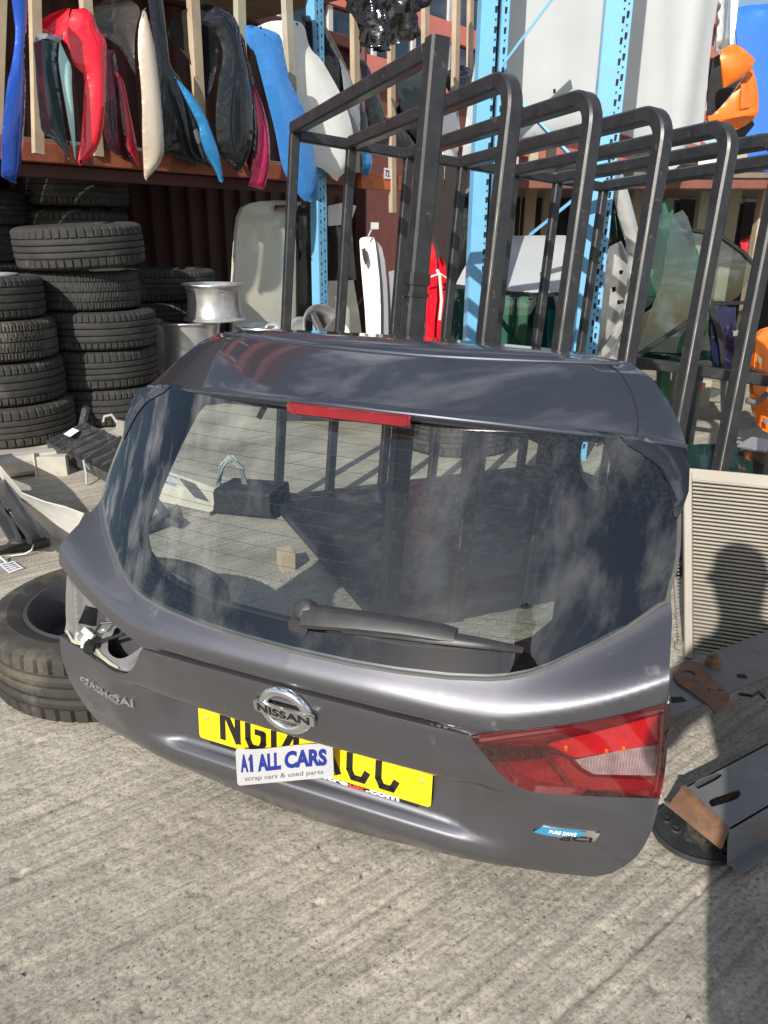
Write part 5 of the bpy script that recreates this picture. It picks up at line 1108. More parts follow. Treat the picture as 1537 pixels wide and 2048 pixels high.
# low black stand in front of the doors
st = thing('low_stand', 'low black steel stand carrying the glass panes and doors', 'stand', at(1400, 800, 4.2)*np.array([1, 1, 0]))
l0, l1 = at(1262, 722, 4.25), at(1640, 776, 3.75)
MB().bar(l0, l1, .05, .055).build('front_rail', BLACK, st)
for px in (1280, 1413, 1500): 
    t_ = (px-1262)/(1640-1262); p = l0+(l1-l0)*t_; MB().bar((p[0], p[1]+.04, 0), (p[0], p[1]+.04, p[2]-.02), .055, .05, up=(1, 0, 0)).build('leg', BLACK, st)
MB().bar(l0+np.array([0, .55, 0]), l1+np.array([0, .55, 0]), .05, .05).build('back_rail', BLACK, st)
for t_ in (.02, .4, .8): p = l0+(l1-l0)*t_; MB().bar(p, p+np.array([0, .55, 0]), .045, .045).build('cross_rail', BLACK, st)
panel('pink_sill', 'faded red sill panel lying under the low black stand', 'sill panel', [('skin', [(1384, 762), (1412, 766), (1410, 780), (1386, 788)], PINKR, .01, {'pf': y5(4.7), 'step': 8})], (1400, 788), y5(4.7))
# ------------------------------------------------------------------ right foreground: radiator, chassis rails, glass stack
RADM = mat('radiator_alloy', (.30, .275, .23), .6, metal=.15, var=.15, vscale=6, dirt=(.32, .28, .22), dirt_amt=.25, dscale=5)
ra = gz(1368, 1312, .0); rtop = np.array(gz(1366, 946, .50)); rb2 = np.array(gz(1537, 962, .50)); rdir = rb2-rtop; rdir[2] = 0; rdir /= np.linalg.norm(rdir)
rup = rtop-ra; RL, RHH = .66, np.linalg.norm(rup); rup /= RHH; rn = np.cross(rdir, rup); rn = rn if rn[1] < 0 else -rn; rn /= np.linalg.norm(rn)
rad = thing('radiator', 'pale aluminium radiator standing on edge right of the tailgate', 'radiator', ra)
def rq(s, z, d=0.): return ra+rdir*s+rup*z+rn*d
MB().bar(rq(.012, .0), rq(.012, RHH), .024, .045, up=rn).build('side_tank', RADM, rad); MB().bar(rq(RL-.012, .0), rq(RL-.012, RHH), .024, .045, up=rn).build('side_tank', RADM, rad)
MB().bar(rq(.0, RHH-.004), rq(RL, RHH-.004), .04, .012, up=rn).build('top_channel', RADM, rad); MB().bar(rq(.0, .006), rq(RL, .006), .04, .012, up=rn).build('bottom_channel', RADM, rad)
mb = MB(); nrow = 46
for k in range(nrow): z = .02+(RHH-.04)*k/(nrow-1); mb.bar(rq(.026, z, .002), rq(RL-.026, z, .001), .0072, .018, up=rn, ch=.3)
o = mb.build('tubes', RADM, rad); o['kind'] = 'stuff'
V = []; F = []; nf = 150                                   # folded fins between the tubes
for k in range(nrow-1):
    z0 = .02+(RHH-.04)*k/(nrow-1)+.002; z1 = .02+(RHH-.04)*(k+1)/(nrow-1)-.002; b0_ = len(V)
    for i in range(nf+1):
        s = .027+(RL-.054)*i/nf; z = z0 if i % 2 else z1; j = .0012*random.random(); V += [rq(s, z, .007+j), rq(s, z, -.007)]
    F += [(b0_+2*i, b0_+2*i+2, b0_+2*i+3, b0_+2*i+1) for i in range(nf)]
mesh('core_sheet', [rq(.02, .01, -.009), rq(RL-.02, .01, -.009), rq(RL-.02, RHH-.01, -.009), rq(.02, RHH-.01, -.009)], [(0, 1, 2, 3)], mat('core_backing', (.30, .27, .22), .7), rad)  # plain beige backing sheet behind the fins
o = mesh('fins', V, F, mat('fin_alloy', (.33, .30, .25), .5, metal=.4, var=.25, vscale=12, dirt=(.25, .22, .18), dirt_amt=.3, dscale=4), rad); o['kind'] = 'stuff'
mb = MB(); mb.lathe([(.006, -.008), (.014, -.008), (.014, .008), (.006, .008)], 18, rq(-.012, -.0+.03, 0)); mb.build('mounting_eye', RADM, rad, True)
mb = MB()
for k in range(40): mb.box(rq(-.014, .05+k*.0105, .0), (.004, .004, .004))
o = mb.build('toothed_edge', RADM, rad); o['kind'] = 'stuff'
# chassis rails
RAIL = mat('grey_chassis_paint', (.17, .175, .18), .5, metal=.35, var=.2, vscale=6, dirt=(.16, .085, .045), dirt_amt=.22, dscale=8, bump=.15, bscale=60)
RUST = mat('rusty_steel', (.17, .095, .06), .8, metal=.1, var=.5, vscale=14, dirt=(.26, .12, .05), dirt_amt=.4, dscale=18, bump=.4, bscale=80)
def rail(name, label, A, B, C_, D, z, hgt, m, holes=(), mh=None):
    """box rail: top plate corners A(near left) B(near right) C(far right) D(far left) on plane z, sides down to hgt"""
    r = thing(name, label, 'chassis rail', (A[0], A[1], 0)); P = [np.array(p) for p in (A, B, C_, D)]
    a2 = [tuple(p[:2]) for p in P]; v, T = fill(a2, holes, .05); t_ = .004
    V = [(x, y, z) for x, y in v]+[(x, y, z-t_) for x, y in v]; k = len(v); F = list(T)+[(c+k, b+k, a+k) for a, b, c in T]+[(b, a, a+k, b+k) for a, b in boundary(T)]
    mesh('top_plate', V, F, m, r)
    for p, q, nm in ((P[1], P[2], 'side_plate'), (P[3], P[0], 'side_plate')):
        d = (q-p)/np.linalg.norm(q-p); n_ = np.array([d[1], -d[0], 0])*.004; p1 = np.array([p[0], p[1], z]); q1 = np.array([q[0], q[1], z]); dn = np.array([0, 0, -hgt])
        V = [p1-n_*.2, q1-n_*.2, q1+dn+n_*3, p1+dn+n_*3]; V += [x-n_ for x in V]; mesh(nm, V, [(3, 2, 1, 0), (4, 5, 6, 7), (0, 1, 5, 4), (2, 3, 7, 6), (1, 2, 6, 5), (3, 0, 4, 7)], m, r)
        mb = MB(); mb.bar(p1+dn+n_*6+np.array([0, 0, .004]), q1+dn+n_*6+np.array([0, 0, .004]), .03, .004); mb.build('flange', m, r)
    return r
z2 = .10; A = gz(1369, 1573, z2); B = gz(1460, 1661, z2); far = gz(1537, 1485, z2)-A; far = far/np.linalg.norm(far)
sl = []
for P in ([(1388, 1570), (1397, 1578), (1440, 1557), (1446, 1547), (1438, 1543), (1394, 1560)], [(1416, 1603), (1424, 1614), (1474, 1600), (1483, 1588), (1478, 1579), (1428, 1592)]):
    sl.append(smoothpoly([tuple(gz(*p, z2)[:2]) for p in P], 2)[::1])
rl2 = rail('chassis_rail', 'grey chassis rail with two long slots and a rusty end', A, B, B+far*1.3, A+far*1.3, z2, .075, RAIL, sl)
mb = MB(); ab = B-A; abn = ab/np.linalg.norm(ab); mb.bar(A-far*.004+np.array([0, 0, .001]), B-far*.004+np.array([0, 0, .001]), .012, .006); V = [A-far*.01, B-far*.01, B-far*.02+np.array([0, 0, -.035]), A-far*.045+np.array([0, 0, -.03])]
mb.add(V+[v+far*.006 for v in V], [(3, 2, 1, 0), (4, 5, 6, 7), (0, 1, 5, 4), (2, 3, 7, 6), (1, 2, 6, 5), (3, 0, 4, 7)]); mb.build('rusty_lip', RUST, rl2)
lipc = A*.5+B*.5
fl = thing('flange_plate', 'round steel flange plate with bolt holes under the slotted rail', 'flange plate', gz(1400, 1668, 0))
cc = gz(1400, 1664, .012); e1 = gz(1487, 1664, .012)-cc; rr_ = np.linalg.norm(e1)
ring_ = [(cc[0]+rr_*math.cos(t_)*1.02, cc[1]+rr_*.92*math.sin(t_)) for t_ in np.linspace(0, 2*math.pi, 40)[:-1]]
hs = []
for P in ((1334, 1640), (1352, 1660), (1453, 1712), (1412, 1670), (1374, 1628)):
    g = gz(*P, .012); hs.append([(g[0]+.0075*math.cos(t_), g[1]+.0075*math.sin(t_)) for t_ in np.linspace(0, 2*math.pi, 12)[:-1]])
v, T = fill(ring_, hs, .025); V = [(x, y, .013+.003*math.sin(x*60)*0) for x, y in v]+[(x, y, .006) for x, y in v]; k = len(v)
mesh('disc', V, list(T)+[(b, a, a+k, b+k) for a, b in boundary(T)], mat('black_primer_steel', (.05, .052, .054), .45, metal=.4, var=.3, vscale=15, dirt=(.2, .17, .12), dirt_amt=.2, dscale=10), fl)
mb = MB(); mb.tube([(x, y, .012) for x, y in ring_+ring_[:1]], .006, 6, caps=False); mb.build('rolled_rim', MATS['black_primer_steel'], fl, True)
for k in range(3):
    hx = hs[k][0]; c_ = np.mean(hs[k], axis=0); mb = MB(); mb.lathe([(.008, .0), (.0115, .0), (.0105, .004), (.008, .004)], 14, (c_[0], c_[1], .0132)); mb.build('hole_collar', MATS['black_primer_steel'], fl, True)
z1 = .14; A = gz(1338, 1436, z1); D = gz(1345, 1334, z1); C1 = gz(1537, 1262, z1); B1 = gz(1537, 1352, z1); dr = (C1-D); dr[2] = 0; dr /= np.linalg.norm(dr)
rl1 = rail('chassis_rail', 'long grey chassis rail with a rusted bracket below the radiator', A-dr*.12, A+dr*1.3, D+dr*1.3, D-dr*.12, z1, .11, RAIL)
br = [(1347, 1336), (1372, 1320), (1402, 1326), (1420, 1352), (1462, 1388), (1456, 1412), (1432, 1426), (1412, 1404), (1376, 1378), (1350, 1362)]
hb = []
for P, r_ in (((1378, 1346), .016), ((1418, 1378), .004), ((1440, 1380), .0045)):
    g = gz(*P, z1+.006); hb.append([(g[0]+r_*math.cos(t_), g[1]+r_*math.sin(t_)) for t_ in np.linspace(0, 2*math.pi, 16)[:-1]])
v, T = fill(smoothpoly([tuple(gz(*p, z1+.006)[:2]) for p in br], 1)[::-1], hb, .03); V = [(x, y, z1+.006) for x, y in v]+[(x, y, z1+.001) for x, y in v]; k = len(v)
mesh('bracket_plate', V, list(T)+[(b, a, a+k, b+k) for a, b in boundary(T)], RUST, rl1)
g = gz(1426, 1330, z1); mb = MB(); mb.lathe([(0, .03), (.012, .03), (.014, .022), (.020, .016), (.022, 0)], 6, g, close=False); mb.build('bolt', RUST, rl1)
g = gz(1484, 1352, z1+.001); mb = MB(); mb.add([g+np.array([-.012, -.008, 0]), g+np.array([.012, -.010, 0]), g+np.array([.012, .008, 0]), g+np.array([-.010, .010, 0])], [(0, 1, 2, 3)]); mb.build('punched_hole', HOLE, rl1)
g = gz(1355, 1400, z1+.001); mb = MB(); mb.add([g+np.array([-.016, -.012, 0]), g+np.array([.022, -.004, 0]), g+np.array([.016, .014, 0]), g+np.array([-.012, .012, 0])], [(0, 1, 2, 3)]); mb.build('punched_hole', HOLE, rl1)
mb = MB(); mb.tube([gz(1480, 1388, .10), gz(1505, 1392, .12), gz(1518, 1384, .12), gz(1530, 1396, .10)], .004, 6); mb.build('hanging_wire', TRIMB, rl1, True)
# stack of screens lying on the ground behind the radiator
yS = 3.0
for k in range(7):
    z = .012+k*.026; A = gz(1352, 944-k*2, z); c_ = np.array([1.80+.03*random.uniform(-1, 1), 3.30+.03*random.uniform(-1, 1), z]); V = []; F = []; nx3 = 14
    ang = R_(-8+4*random.uniform(-1, 1)); ca, sa = math.cos(ang), math.sin(ang); L2, D2 = .58, .30
    for i in range(nx3+1):
        a = -1+2*i/nx3
        for b in (-1, 1):
            X, Y = a*L2, b*D2*(1-.12*a*a); V.append((c_[0]+X*ca-Y*sa, c_[1]+X*sa+Y*ca, z+.05*(1-a*a)))
    V += [(x, y, q-.005) for x, y, q in V]; n2_ = 2*(nx3+1)
    for i in range(nx3):
        F += [(2*i, 2*i+2, 2*i+3, 2*i+1), (n2_+2*i+1, n2_+2*i+3, n2_+2*i+2, n2_+2*i), (2*i, n2_+2*i, n2_+2*i+2, 2*i+2), (2*i+1, 2*i+3, n2_+2*i+3, n2_+2*i+1)]
    F += [(0, 1, n2_+1, n2_), (2*nx3+1, 2*nx3, n2_+2*nx3, n2_+2*nx3+1)]
    o = mesh('screen_glass', V, F, mat('stacked_screen_glass', (.015, .045, .04), .05, spec=.9), None, True, 30)
    tag(o, ['lowest', 'second lowest', 'third', 'middle', 'fifth', 'second highest', 'topmost'][k]+' green edged screen in the stack lying behind the radiator', 'screen glass', 'screens stacked flat behind the radiator')
q0, q1 = at(1490, 884, 3.35), at(1560, 898, 3.2); o = MB().bar(q0, q1+(q1-q0)*2, .10, .012, up=(0, -.6, 1)).build('alloy_strip', mat('brushed_alloy', (.55, .56, .57), .35, metal=.7, var=.1)); tag(o, 'flat aluminium strip with holes resting at the right edge', 'metal strip')
o = MB().bar(np.array([q0[0]+.1, q0[1]-.05, .0]), np.array([q0[0]+.1, q0[1]-.03, q0[2]-.01]), .12, .1, up=(1, 0, 0)).build('steel_block', RUST); tag(o, 'rusty block propping the aluminium strip', 'block')

# ------------------------------------------------------------------ left ground clutter
WPAN = mat('dirty_white_panel', (.55, .54, .50), .5, metal=.15, var=.12, vscale=8, dirt=(.3, .27, .22), dirt_amt=.2, dscale=9)
def strip3(name, label, cat, L_, R_2, m, thick=.006, sub=6, crown=.0):
    """pressed strip between two 3D edges"""
    n = len(L_); V = []; F = []
    for a, b in zip(L_, R_2):
        a = np.array(a); b = np.array(b)
        for j in range(sub+1): t_ = j/sub; V.append(a*(1-t_)+b*t_+np.array([0, 0, crown*4*t_*(1-t_)]))
    k = sub+1
    for i in range(n-1):
        for j in range(sub): F.append((i*k+j, i*k+j+1, (i+1)*k+j+1, (i+1)*k+j))
    N0 = len(V); V += [np.array(v)-np.array([0, 0, thick]) for v in V]; F2 = [tuple(x+N0 for x in f[::-1]) for f in F]
    rim = [(j, j+1, N0+j+1, N0+j) for j in range(sub)]+[((n-1)*k+j+1, (n-1)*k+j, N0+(n-1)*k+j, N0+(n-1)*k+j+1) for j in range(sub)]
    for i in range(n-1): rim += [(i*k, N0+i*k, N0+(i+1)*k, (i+1)*k), (i*k+sub, (i+1)*k+sub, N0+(i+1)*k+sub, N0+i*k+sub)]
    o = mesh(name, V, F+F2+rim, m, None, True, 40); return tag(o, label, cat) if label else o
strip3('bumper_cover', 'long curved dirty white panel strip lying at the left edge', 'panel strip', [gz(-40, 880, .20), gz(4, 935, .22), gz(45, 985, .20), gz(90, 1002, .18), gz(130, 1012, .17), gz(168, 1026, .15)], [gz(-60, 925, .06), gz(0, 950, .10), gz(40, 1005, .06), gz(75, 1040, .03), gz(105, 1070, .015), gz(145, 1086, .01)], WPAN, crown=.012)
cr_ = thing('radiator_support', 'black plastic carrier panel with slots lying at the left edge', 'carrier panel', gz(40, 1080)); 
zc = .10
out = [tuple(gz(*p, zc)[:2]) for p in ((-40, 960), (12, 960), (46, 1010), (84, 1066), (70, 1072), (62, 1076), (40, 1078), (36, 1082), (20, 1082), (-30, 1000))][::-1]
h_ = [[tuple(gz(*p, zc)[:2]) for p in P][::-1] for P in ([(8, 1020), (20, 1018), (35, 1040), (24, 1044)], [(-6, 992), (2, 992), (14, 1002), (4, 1006)])]
v, T = fill(out, h_, .05); V = [(x, y, zc) for x, y in v]+[(x, y, zc-.012) for x, y in v]; k = len(v)
CARR = mat('grey_black_plastic', (.045, .048, .055), .35, var=.2, vscale=12, dirt=(.14, .13, .12), dirt_amt=.15, dscale=10)
mesh('plate', V, list(T)+[(b, a, a+k, b+k) for a, b in boundary(T)], CARR, cr_)
for a, b in (((-40, 968), (60, 1080)), ((12, 962), (84, 1068)), ((-14, 966), (40, 1080))):
    MB().bar(gz(*a, zc+.012), gz(*b, zc+.012), .012, .03).build('rib', CARR, cr_)
V = [gz(20, 1082, zc), gz(84, 1066, zc), gz(100, 1084, .0), gz(-20, 1112, .0)]; mesh('front_skirt', V, [(0, 3, 2, 1)], CARR, cr_)
MB().bar(gz(-20, 1104, .02), gz(100, 1082, .02), .02, .03).build('lower_lip', CARR, cr_)
# pale tubular crash bars
def bar_thing(name, label, cat, P, w, h, m): o = MB().bar(P[0], P[1], w, h, ch=.25).build(name, m); return tag(o, label, cat)
bar_thing('crash_bar', 'pale dusty crash bar lying in front of the near tyre stack', 'crash bar', (gz(-10, 935, .06), gz(112, 918, .06)), .12, .10, mat('dusty_cream_steel', (.50, .47, .40), .6, metal=.2, var=.2, vscale=8))
mb = MB(); c_ = gz(106, 930, .05); mb.box(c_, (.14, .05, .10), Rm(.15, 0, 0)); mb.box(c_+np.array([-.07, -.03, .0]), (.008, .03, .14)); o = mb.build('end_bracket', mat('dusty_cream_steel', (.5, .47, .4))); tag(o, 'pale bracket plate bolted beside the dusty crash bar', 'bracket')
bar_thing('crash_bar', 'second pale tube lying beside the left fin of the tailgate', 'crash bar', (gz(168, 906, .05), gz(262, 862, .07)), .09, .08, MATS['dusty_cream_steel'])
bar_thing('crash_bar', 'thin pale tube alongside the second crash bar', 'crash bar', (gz(190, 925, .03), gz(262, 884, .04)), .03, .03, MATS['dusty_cream_steel'])
mb = MB(); c_ = gz(245, 858, .12); mb.box(c_, (.07, .02, .09), Rm(.3, .2, .3)); mb.tube([c_+np.array([-.02, 0, .03]), c_+np.array([-.05, 0, .08]), c_+np.array([-.09, 0, .07]), c_+np.array([-.10, 0, .04])], .008, 6); o = mb.build('hook_bracket', mat('dusty_cream_steel', (.5, .47, .4))); tag(o, 'pale hooked bracket sticking up at the end of the tube', 'bracket')
# black plastic lattice bracket
la = thing('bumper_bracket', 'black plastic lattice bumper bracket lying across the sunlit concrete', 'bracket', gz(160, 960))
A = gz(98, 900, .04); B = gz(120, 862, .16); C_ = gz(225, 960, .04); D = gz(215, 920, .16); a3 = gz(118, 865, .05)
ax_ = C_-A; Ln = np.linalg.norm(ax_); ax_ /= Ln; side = np.array([-ax_[1], ax_[0], 0]); side /= np.linalg.norm(side)
def lq(s, t_, z): return A+ax_*s+side*t_+np.array([0, 0, z-A[2]+.0])
wL = .20
mb = MB(); V = [lq(0, 0, .03), lq(Ln, 0, .03), lq(Ln, wL, .08), lq(0, wL, .10)]; mesh('base_plate', V+[v-np.array([0, 0, .008]) for v in V], [(0, 1, 2, 3), (7, 6, 5, 4), (0, 4, 5, 1), (1, 5, 6, 2), (2, 6, 7, 3), (3, 7, 4, 0)], TRIMB, la)
LATT = mat('dusty_black_plastic', (.05, .05, .052), .5, var=.3, vscale=15, dirt=(.18, .17, .15), dirt_amt=.25, dscale=14)
for k in range(9):
    s = Ln*k/8; o = MB().bar(lq(s, 0, .06), lq(s+.02, wL, .13+.02*(k % 2)), .008, .06).build('cross_rib', LATT, la)
for t_, z in ((0., .06), (wL*.35, .08), (wL*.7, .11), (wL, .14)): MB().bar(lq(0, t_, z), lq(Ln, t_, z-.02), .009, .05).build('long_rib', LATT, la)
for k in range(6):
    s = Ln*(.08+.15*k); MB().bar(lq(s, .02, .07), lq(s+.08, wL*.9, .13), .007, .04).build('diagonal_rib', LATT, la)
mb = MB(); mb.bar(lq(-.02, wL, .12), lq(.01, wL+.03, .24), .05, .03); mb.build('lug', LATT, la)
V = [lq(.05, wL*.35, .125), lq(.13, wL*.35, .125), lq(.13, wL*.62, .15), lq(.05, wL*.62, .15)]; mesh('paper_label', V, [(0, 1, 2, 3)], mat('label_white', (.75, .75, .72), .6), la)
mb = MB(); mb.tube([lq(Ln*.7, -.01, .05), lq(Ln*.72, -.04, .10), lq(Ln*.8, -.06, .05), lq(Ln*.85, -.08, .01)], .005, 6); mb.build('loose_wire', mat('grey_plug', (.4, .42, .42), .5), la, True)
def tagcard(label, P, z, lines=4):
    r = thing('paper_tag', label, 'paper tag', gz(*P[0], z)); Q = [gz(*p, z) for p in P]; V = [q+np.array([0, 0, .002*i]) for i, q in enumerate(Q)]
    mesh('paper', V+[v-np.array([0, 0, .0008]) for v in V], [(0, 1, 2, 3), (7, 6, 5, 4), (0, 4, 5, 1), (1, 5, 6, 2), (2, 6, 7, 3), (3, 7, 4, 0)], mat('tag_paper', (.68, .70, .72), .6), r)
    mb = MB()
    for k in range(lines):
        t_ = .2+.6*k/max(1, lines-1); 
        for s0, s1 in ((.12, .34), (.42, .52), (.58, .86)):
            a = V[0]*(1-t_)+V[3]*t_; b = V[1]*(1-t_)+V[2]*t_; e = (V[3]-V[0])*.03; p, q = a+(b-a)*s0, a+(b-a)*s1; mb.add([p-e, q-e, q+e, p+e], [(0, 1, 2, 3)])
    for i in range(len(mb.V)): mb.V[i] = tuple(np.array(mb.V[i])+np.array([0, 0, .0009]))
    o = mb.build('handwriting', INK, r); o['kind'] = 'stuff'
tagcard('white paper tag with handwriting lying on the concrete at left', ((18, 1146), (48, 1137), (28, 1124), (-2, 1131)), .004)
mb = MB(); mb.tube([gz(-10, 1118, .02), gz(20, 1112, .01), gz(50, 1108, .01), gz(64, 1100, .02), gz(67, 1090, .05)], .003, 6); mb.tube([gz(-4, 1110, .03), gz(10, 1122, .01), gz(14, 1126, .005)], .003, 6)
o = mb.build('string', mat('white_string', (.7, .7, .66), .7), None, True); tag(o, 'white string trailing from the paper tag across the concrete', 'string')
# things on the ground behind the tailgate, seen through its window
bb = thing('bumper_beam', 'pale bumper beam section with a black end box behind the window', 'bumper beam', gz(395, 1028))
A = gz(345, 1010, 0); B = gz(426, 1028, 0); dx_ = (B-A)/np.linalg.norm(B-A); ps = np.array([-dx_[1], dx_[0], 0])
V = []
for s, h in ((-.25, .15), (.0, .14), (np.linalg.norm(B-A), .11)):
    p = A+dx_*s; V += [p+np.array([0, 0, .005]), p+np.array([0, 0, h])+ps*.03, p+ps*.16+np.array([0, 0, h]), p+ps*.18+np.array([0, 0, .005])]
F = [];
for i in range(2):
    for j in range(3): F.append((4*i+j, 4*i+4+j, 4*i+5+j, 4*i+1+j))
mesh('pale_section', V, F+[(8, 9, 10, 11), (3, 2, 1, 0)], mat('dusty_cream_steel', (.5, .47, .4)), bb)
e_ = A+dx_*np.linalg.norm(B-A); mb = MB(); mb.bar(e_+ps*.09+np.array([0, 0, .06]), e_+dx_*.26+ps*.14+np.array([0, 0, .07]), .2, .11); mb.build('end_box', TRIMB, bb)
mb = MB(); mb.bar(e_+np.array([0, 0, .005])+ps*.09, e_+dx_*.012+np.array([0, 0, .005])+ps*.09, .22, .02); mb.build('lip', TRIMB, bb)
tagcard('white paper tag standing on the bumper beam behind the window', ((333, 944), (361, 955), (355, 979), (326, 971)), .17, 2)
mb = MB(); q = gz(452, 960, .1)
for k in range(7):
    P = [gz(436+random.uniform(-4, 4), 968, .12), gz(446+random.uniform(-6, 6), 930+random.uniform(-6, 6), .22), gz(462+random.uniform(-5, 5), 914+random.uniform(-4, 6), .26), gz(482+random.uniform(-6, 6), 935, .22), gz(494+random.uniform(-5, 5), 980, .08), gz(504+random.uniform(-8, 8), 1006, .01)]
    mb.tube(P, .006, 5)
o = mb.build('cable_bundle', mat('grey_cable', (.33, .36, .35), .55, var=.3), None, True); tag(o, 'tangle of grey cables on the black end box behind the window', 'cables')
mb = MB(); mb.bar(gz(286, 1060, .02), gz(330, 1032, .05), .05, .03); mb.bar(gz(330, 1032, .05), gz(362, 1048, .02), .05, .02); mb.bar(gz(310, 1000, .07), gz(345, 1045, .02), .02, .04); o = mb.build('angle_bracket', LATT); tag(o, 'bent dark bracket on the ground behind the left window edge', 'bracket')
mb = MB(); c_ = gz(572, 1112, .05); mb.box(c_-np.array([0, 0, .015]), (.05, .07, .07), Rm(.4, .1, 0)); o = mb.build('wood_block', WOOD); tag(o, 'small wood block on the concrete behind the window', 'block')
# spare tyre leaning on the ground far behind (dark round shape under the spoiler)
o = put_tyre(tyF, (.42, 4.35, .0), 'dark tyre lying flat behind the rack, seen through the window', rz=1.)
# small clip hanging from the window top
o = MB().bar(gp(-.215, .866, -.02), gp(-.228, .835, -.03), .016, .012).build('clip', TRIMB, tg, local=True)
# steel wheel inside the lying tyre
wl_ = thing('wheel', 'black steel wheel inside the tyre lying under the tailgate', 'wheel', (fc[0]-.012, fc[1]+.02, .0))
mb = MB(); c0_ = np.array([fc[0]-.012, fc[1]+.02, 0]); mb.lathe([(.222, .185), (.226, .195), (.216, .197), (.205, .18), (.195, .12), (.19, .06), (.20, .03), (.206, .03), (.197, .06), (.202, .12), (.212, .18)], 64, c0_); mb.build('rim', mat('dark_steel_rim', (.10, .10, .10), .45, metal=.5, var=.2), wl_, True, 40)
mb = MB(); mb.lathe([(.05, .085), (.08, .1), (.12, .085), (.17, .10), (.196, .09), (.196, .08), (.05, .07)], 48, c0_); mb.build('disc', BLACK, wl_, True, 40)
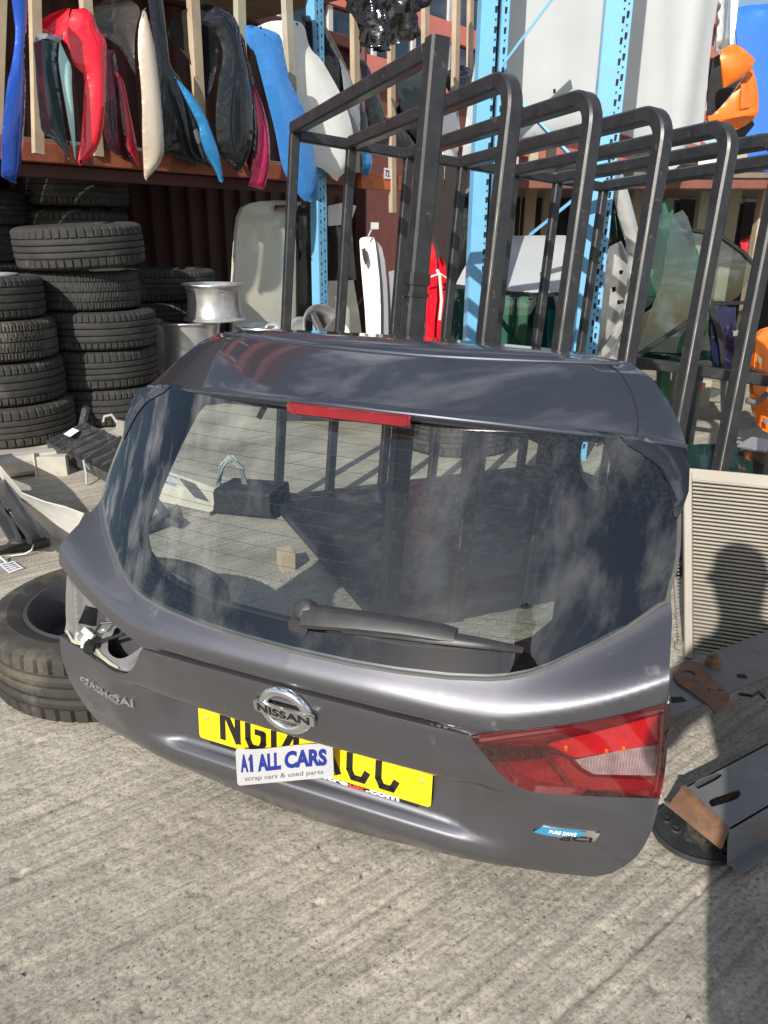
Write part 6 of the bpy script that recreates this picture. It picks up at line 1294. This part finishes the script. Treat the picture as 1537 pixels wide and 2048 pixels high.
# ------------------------------------------------------------------ the photographer beside the camera, whose shadow falls on the right
def figure():
    J = {'pel': (0, 0, .95, .14, .11), 'wst': (0, .0, 1.08, .13, .10), 'cst': (-.03, .04, 1.30, .155, .11), 'nkb': (-.06, .07, 1.46, .085, .075), 'nk': (-.07, .08, 1.52, .055, .055), 'hd0': (-.08, .10, 1.60, .072, .085), 'hd1': (-.085, .11, 1.70, .08, .095), 'hd2': (-.085, .105, 1.775, .055, .065)}
    E = [('pel', 'wst'), ('wst', 'cst'), ('cst', 'nkb'), ('nkb', 'nk'), ('nk', 'hd0'), ('hd0', 'hd1'), ('hd1', 'hd2')]
    for s, n_ in ((-1, 'l'), (1, 'r')):
        J.update({'hp'+n_: (s*.09, 0, .90, .095, .1), 'kn'+n_: (.07+s*.155, .02, .50, .065, .068), 'an'+n_: (.13+s*.17, -.01, .10, .042, .05), 'ft'+n_: (.13+s*.18, .0, .05, .04, .045), 'to'+n_: (.13+s*.195, .15, .035, .042, .03)})
        E += [('pel', 'hp'+n_), ('hp'+n_, 'kn'+n_), ('kn'+n_, 'an'+n_), ('an'+n_, 'ft'+n_), ('ft'+n_, 'to'+n_)]
    J.update({'shl': (-.20, .04, 1.40, .065, .065), 'ell': (-.30, .03, 1.16, .046, .048), 'wrl': (-.17, .21, 1.10, .032, .028), 'pml': (-.11, .245, 1.115, .028, .04),
              'shr': (.15, .04, 1.38, .065, .065), 'elr': (.33, .05, 1.12, .046, .048), 'wrr': (.14, .22, 1.10, .032, .028), 'pmr': (.09, .25, 1.115, .028, .04)})
    for n_ in 'lr': E += [('cst', 'sh'+n_), ('sh'+n_, 'el'+n_), ('el'+n_, 'wr'+n_), ('wr'+n_, 'pm'+n_)]
    for n_, s in (('l', 1), ('r', -1)):
        b = J['pm'+n_]
        for k in range(4):
            z = .03-.02*k; J[f'f{n_}{k}a'] = (b[0]+s*.03, b[1]+.02, b[2]+z, .009, .009); J[f'f{n_}{k}b'] = (b[0]+s*(.05-.004*abs(k-1)), b[1]+.0, b[2]+z, .008, .008); E += [('pm'+n_, f'f{n_}{k}a'), (f'f{n_}{k}a', f'f{n_}{k}b')]
        J[f't{n_}a'] = (b[0]+s*.02, b[1]-.03, b[2]+.025, .010, .010); J[f't{n_}b'] = (b[0]+s*.045, b[1]-.04, b[2]+.02, .009, .009); E += [('pm'+n_, f't{n_}a'), (f't{n_}a', f't{n_}b')]
    ks = list(J); me = bpy.data.meshes.new('body'); me.from_pydata([J[k][:3] for k in ks], [(ks.index(a), ks.index(b)) for a, b in E], []); me.update()
    o = bpy.data.objects.new('body', me); COL.objects.link(o)
    md = o.modifiers.new('skin', 'SKIN'); md.use_smooth_shade = True
    lay = me.skin_vertices[0] if me.skin_vertices else None
    if lay is None:
        bm = bmesh.new(); bm.from_mesh(me); bm.verts.layers.skin.verify(); bm.to_mesh(me); bm.free(); lay = me.skin_vertices[0]
    for i, k in enumerate(ks): lay.data[i].radius = J[k][3:5]; lay.data[i].use_root = (k == 'pel')
    sb_ = o.modifiers.new('sub', 'SUBSURF'); sb_.levels = 2; sb_.render_levels = 2
    dg = bpy.context.evaluated_depsgraph_get(); m2 = bpy.data.meshes.new_from_object(o.evaluated_get(dg)); bpy.data.objects.remove(o)
    o = bpy.data.objects.new('body', m2); COL.objects.link(o); m2.polygons.foreach_set('use_smooth', [True]*len(m2.polygons))
    m2.materials.clear()
    for m in (mat('dark_jacket', (.03, .035, .05), .8, var=.2), mat('work_trousers', (.04, .04, .045), .85, var=.2), mat('skin', (.55, .34, .25), .5, var=.08), mat('work_boots', (.03, .022, .015), .6), mat('brown_hair', (.04, .025, .015), .6)): m2.materials.append(m)
    for p in m2.polygons:
        c = p.center; z = c.z
        mi = 0
        if z < .96 and abs(c.x) < .3: mi = 1
        if z < .11: mi = 3
        if z > 1.50: mi = 2
        if z > 1.71 or (z > 1.60 and c.y < .07): mi = 4
        if c.y > .20 and 1.0 < z < 1.2: mi = 2
        p.material_index = mi
    return o
PX, PY = .27, -.14; PSC = .93
pers = thing('person', 'person in a dark jacket photographing, only their shadow shows at right', 'person', (PX, PY, 0))
body_ = figure(); body_.scale = (PSC,)*3; body_.location = (PX, PY, 0); adopt(body_, pers)
bpy.context.view_layer.update()
hc_ = Vector((PX-.085*PSC, PY+.11*PSC, 1.66*PSC)); mb = MB()
for s in (-1, 1):
    mb.tube([hc_+Vector((s*.066, .0, .0)), hc_+Vector((s*.078, -.01, .008))], [.014, .02], 8)
mb.build('ear', MATS['skin'], pers, True)
mb = MB(); mb.tube([hc_+Vector((0, .088, .02)), hc_+Vector((0, .112, -.025)), hc_+Vector((0, .092, -.032))], [.009, .016, .010], 8); mb.build('nose', MATS['skin'], pers, True)
for s in (-1, 1):
    mb = MB(); mb.lathe([(0.001, .012), (.008, .009), (.012, 0), (.008, -.009), (.001, -.012)], 12, hc_+Vector((s*.032, .084, .022)), close=False); mb.build('eye', mat('eye_white', (.75, .75, .75), .2), pers, True)
mb = MB(); mb.tube([hc_+Vector((-.024, .086, -.052)), hc_+Vector((0, .094, -.055)), hc_+Vector((.024, .086, -.052))], .006, 6); mb.build('mouth', mat('lips', (.42, .16, .13), .5), pers, True)
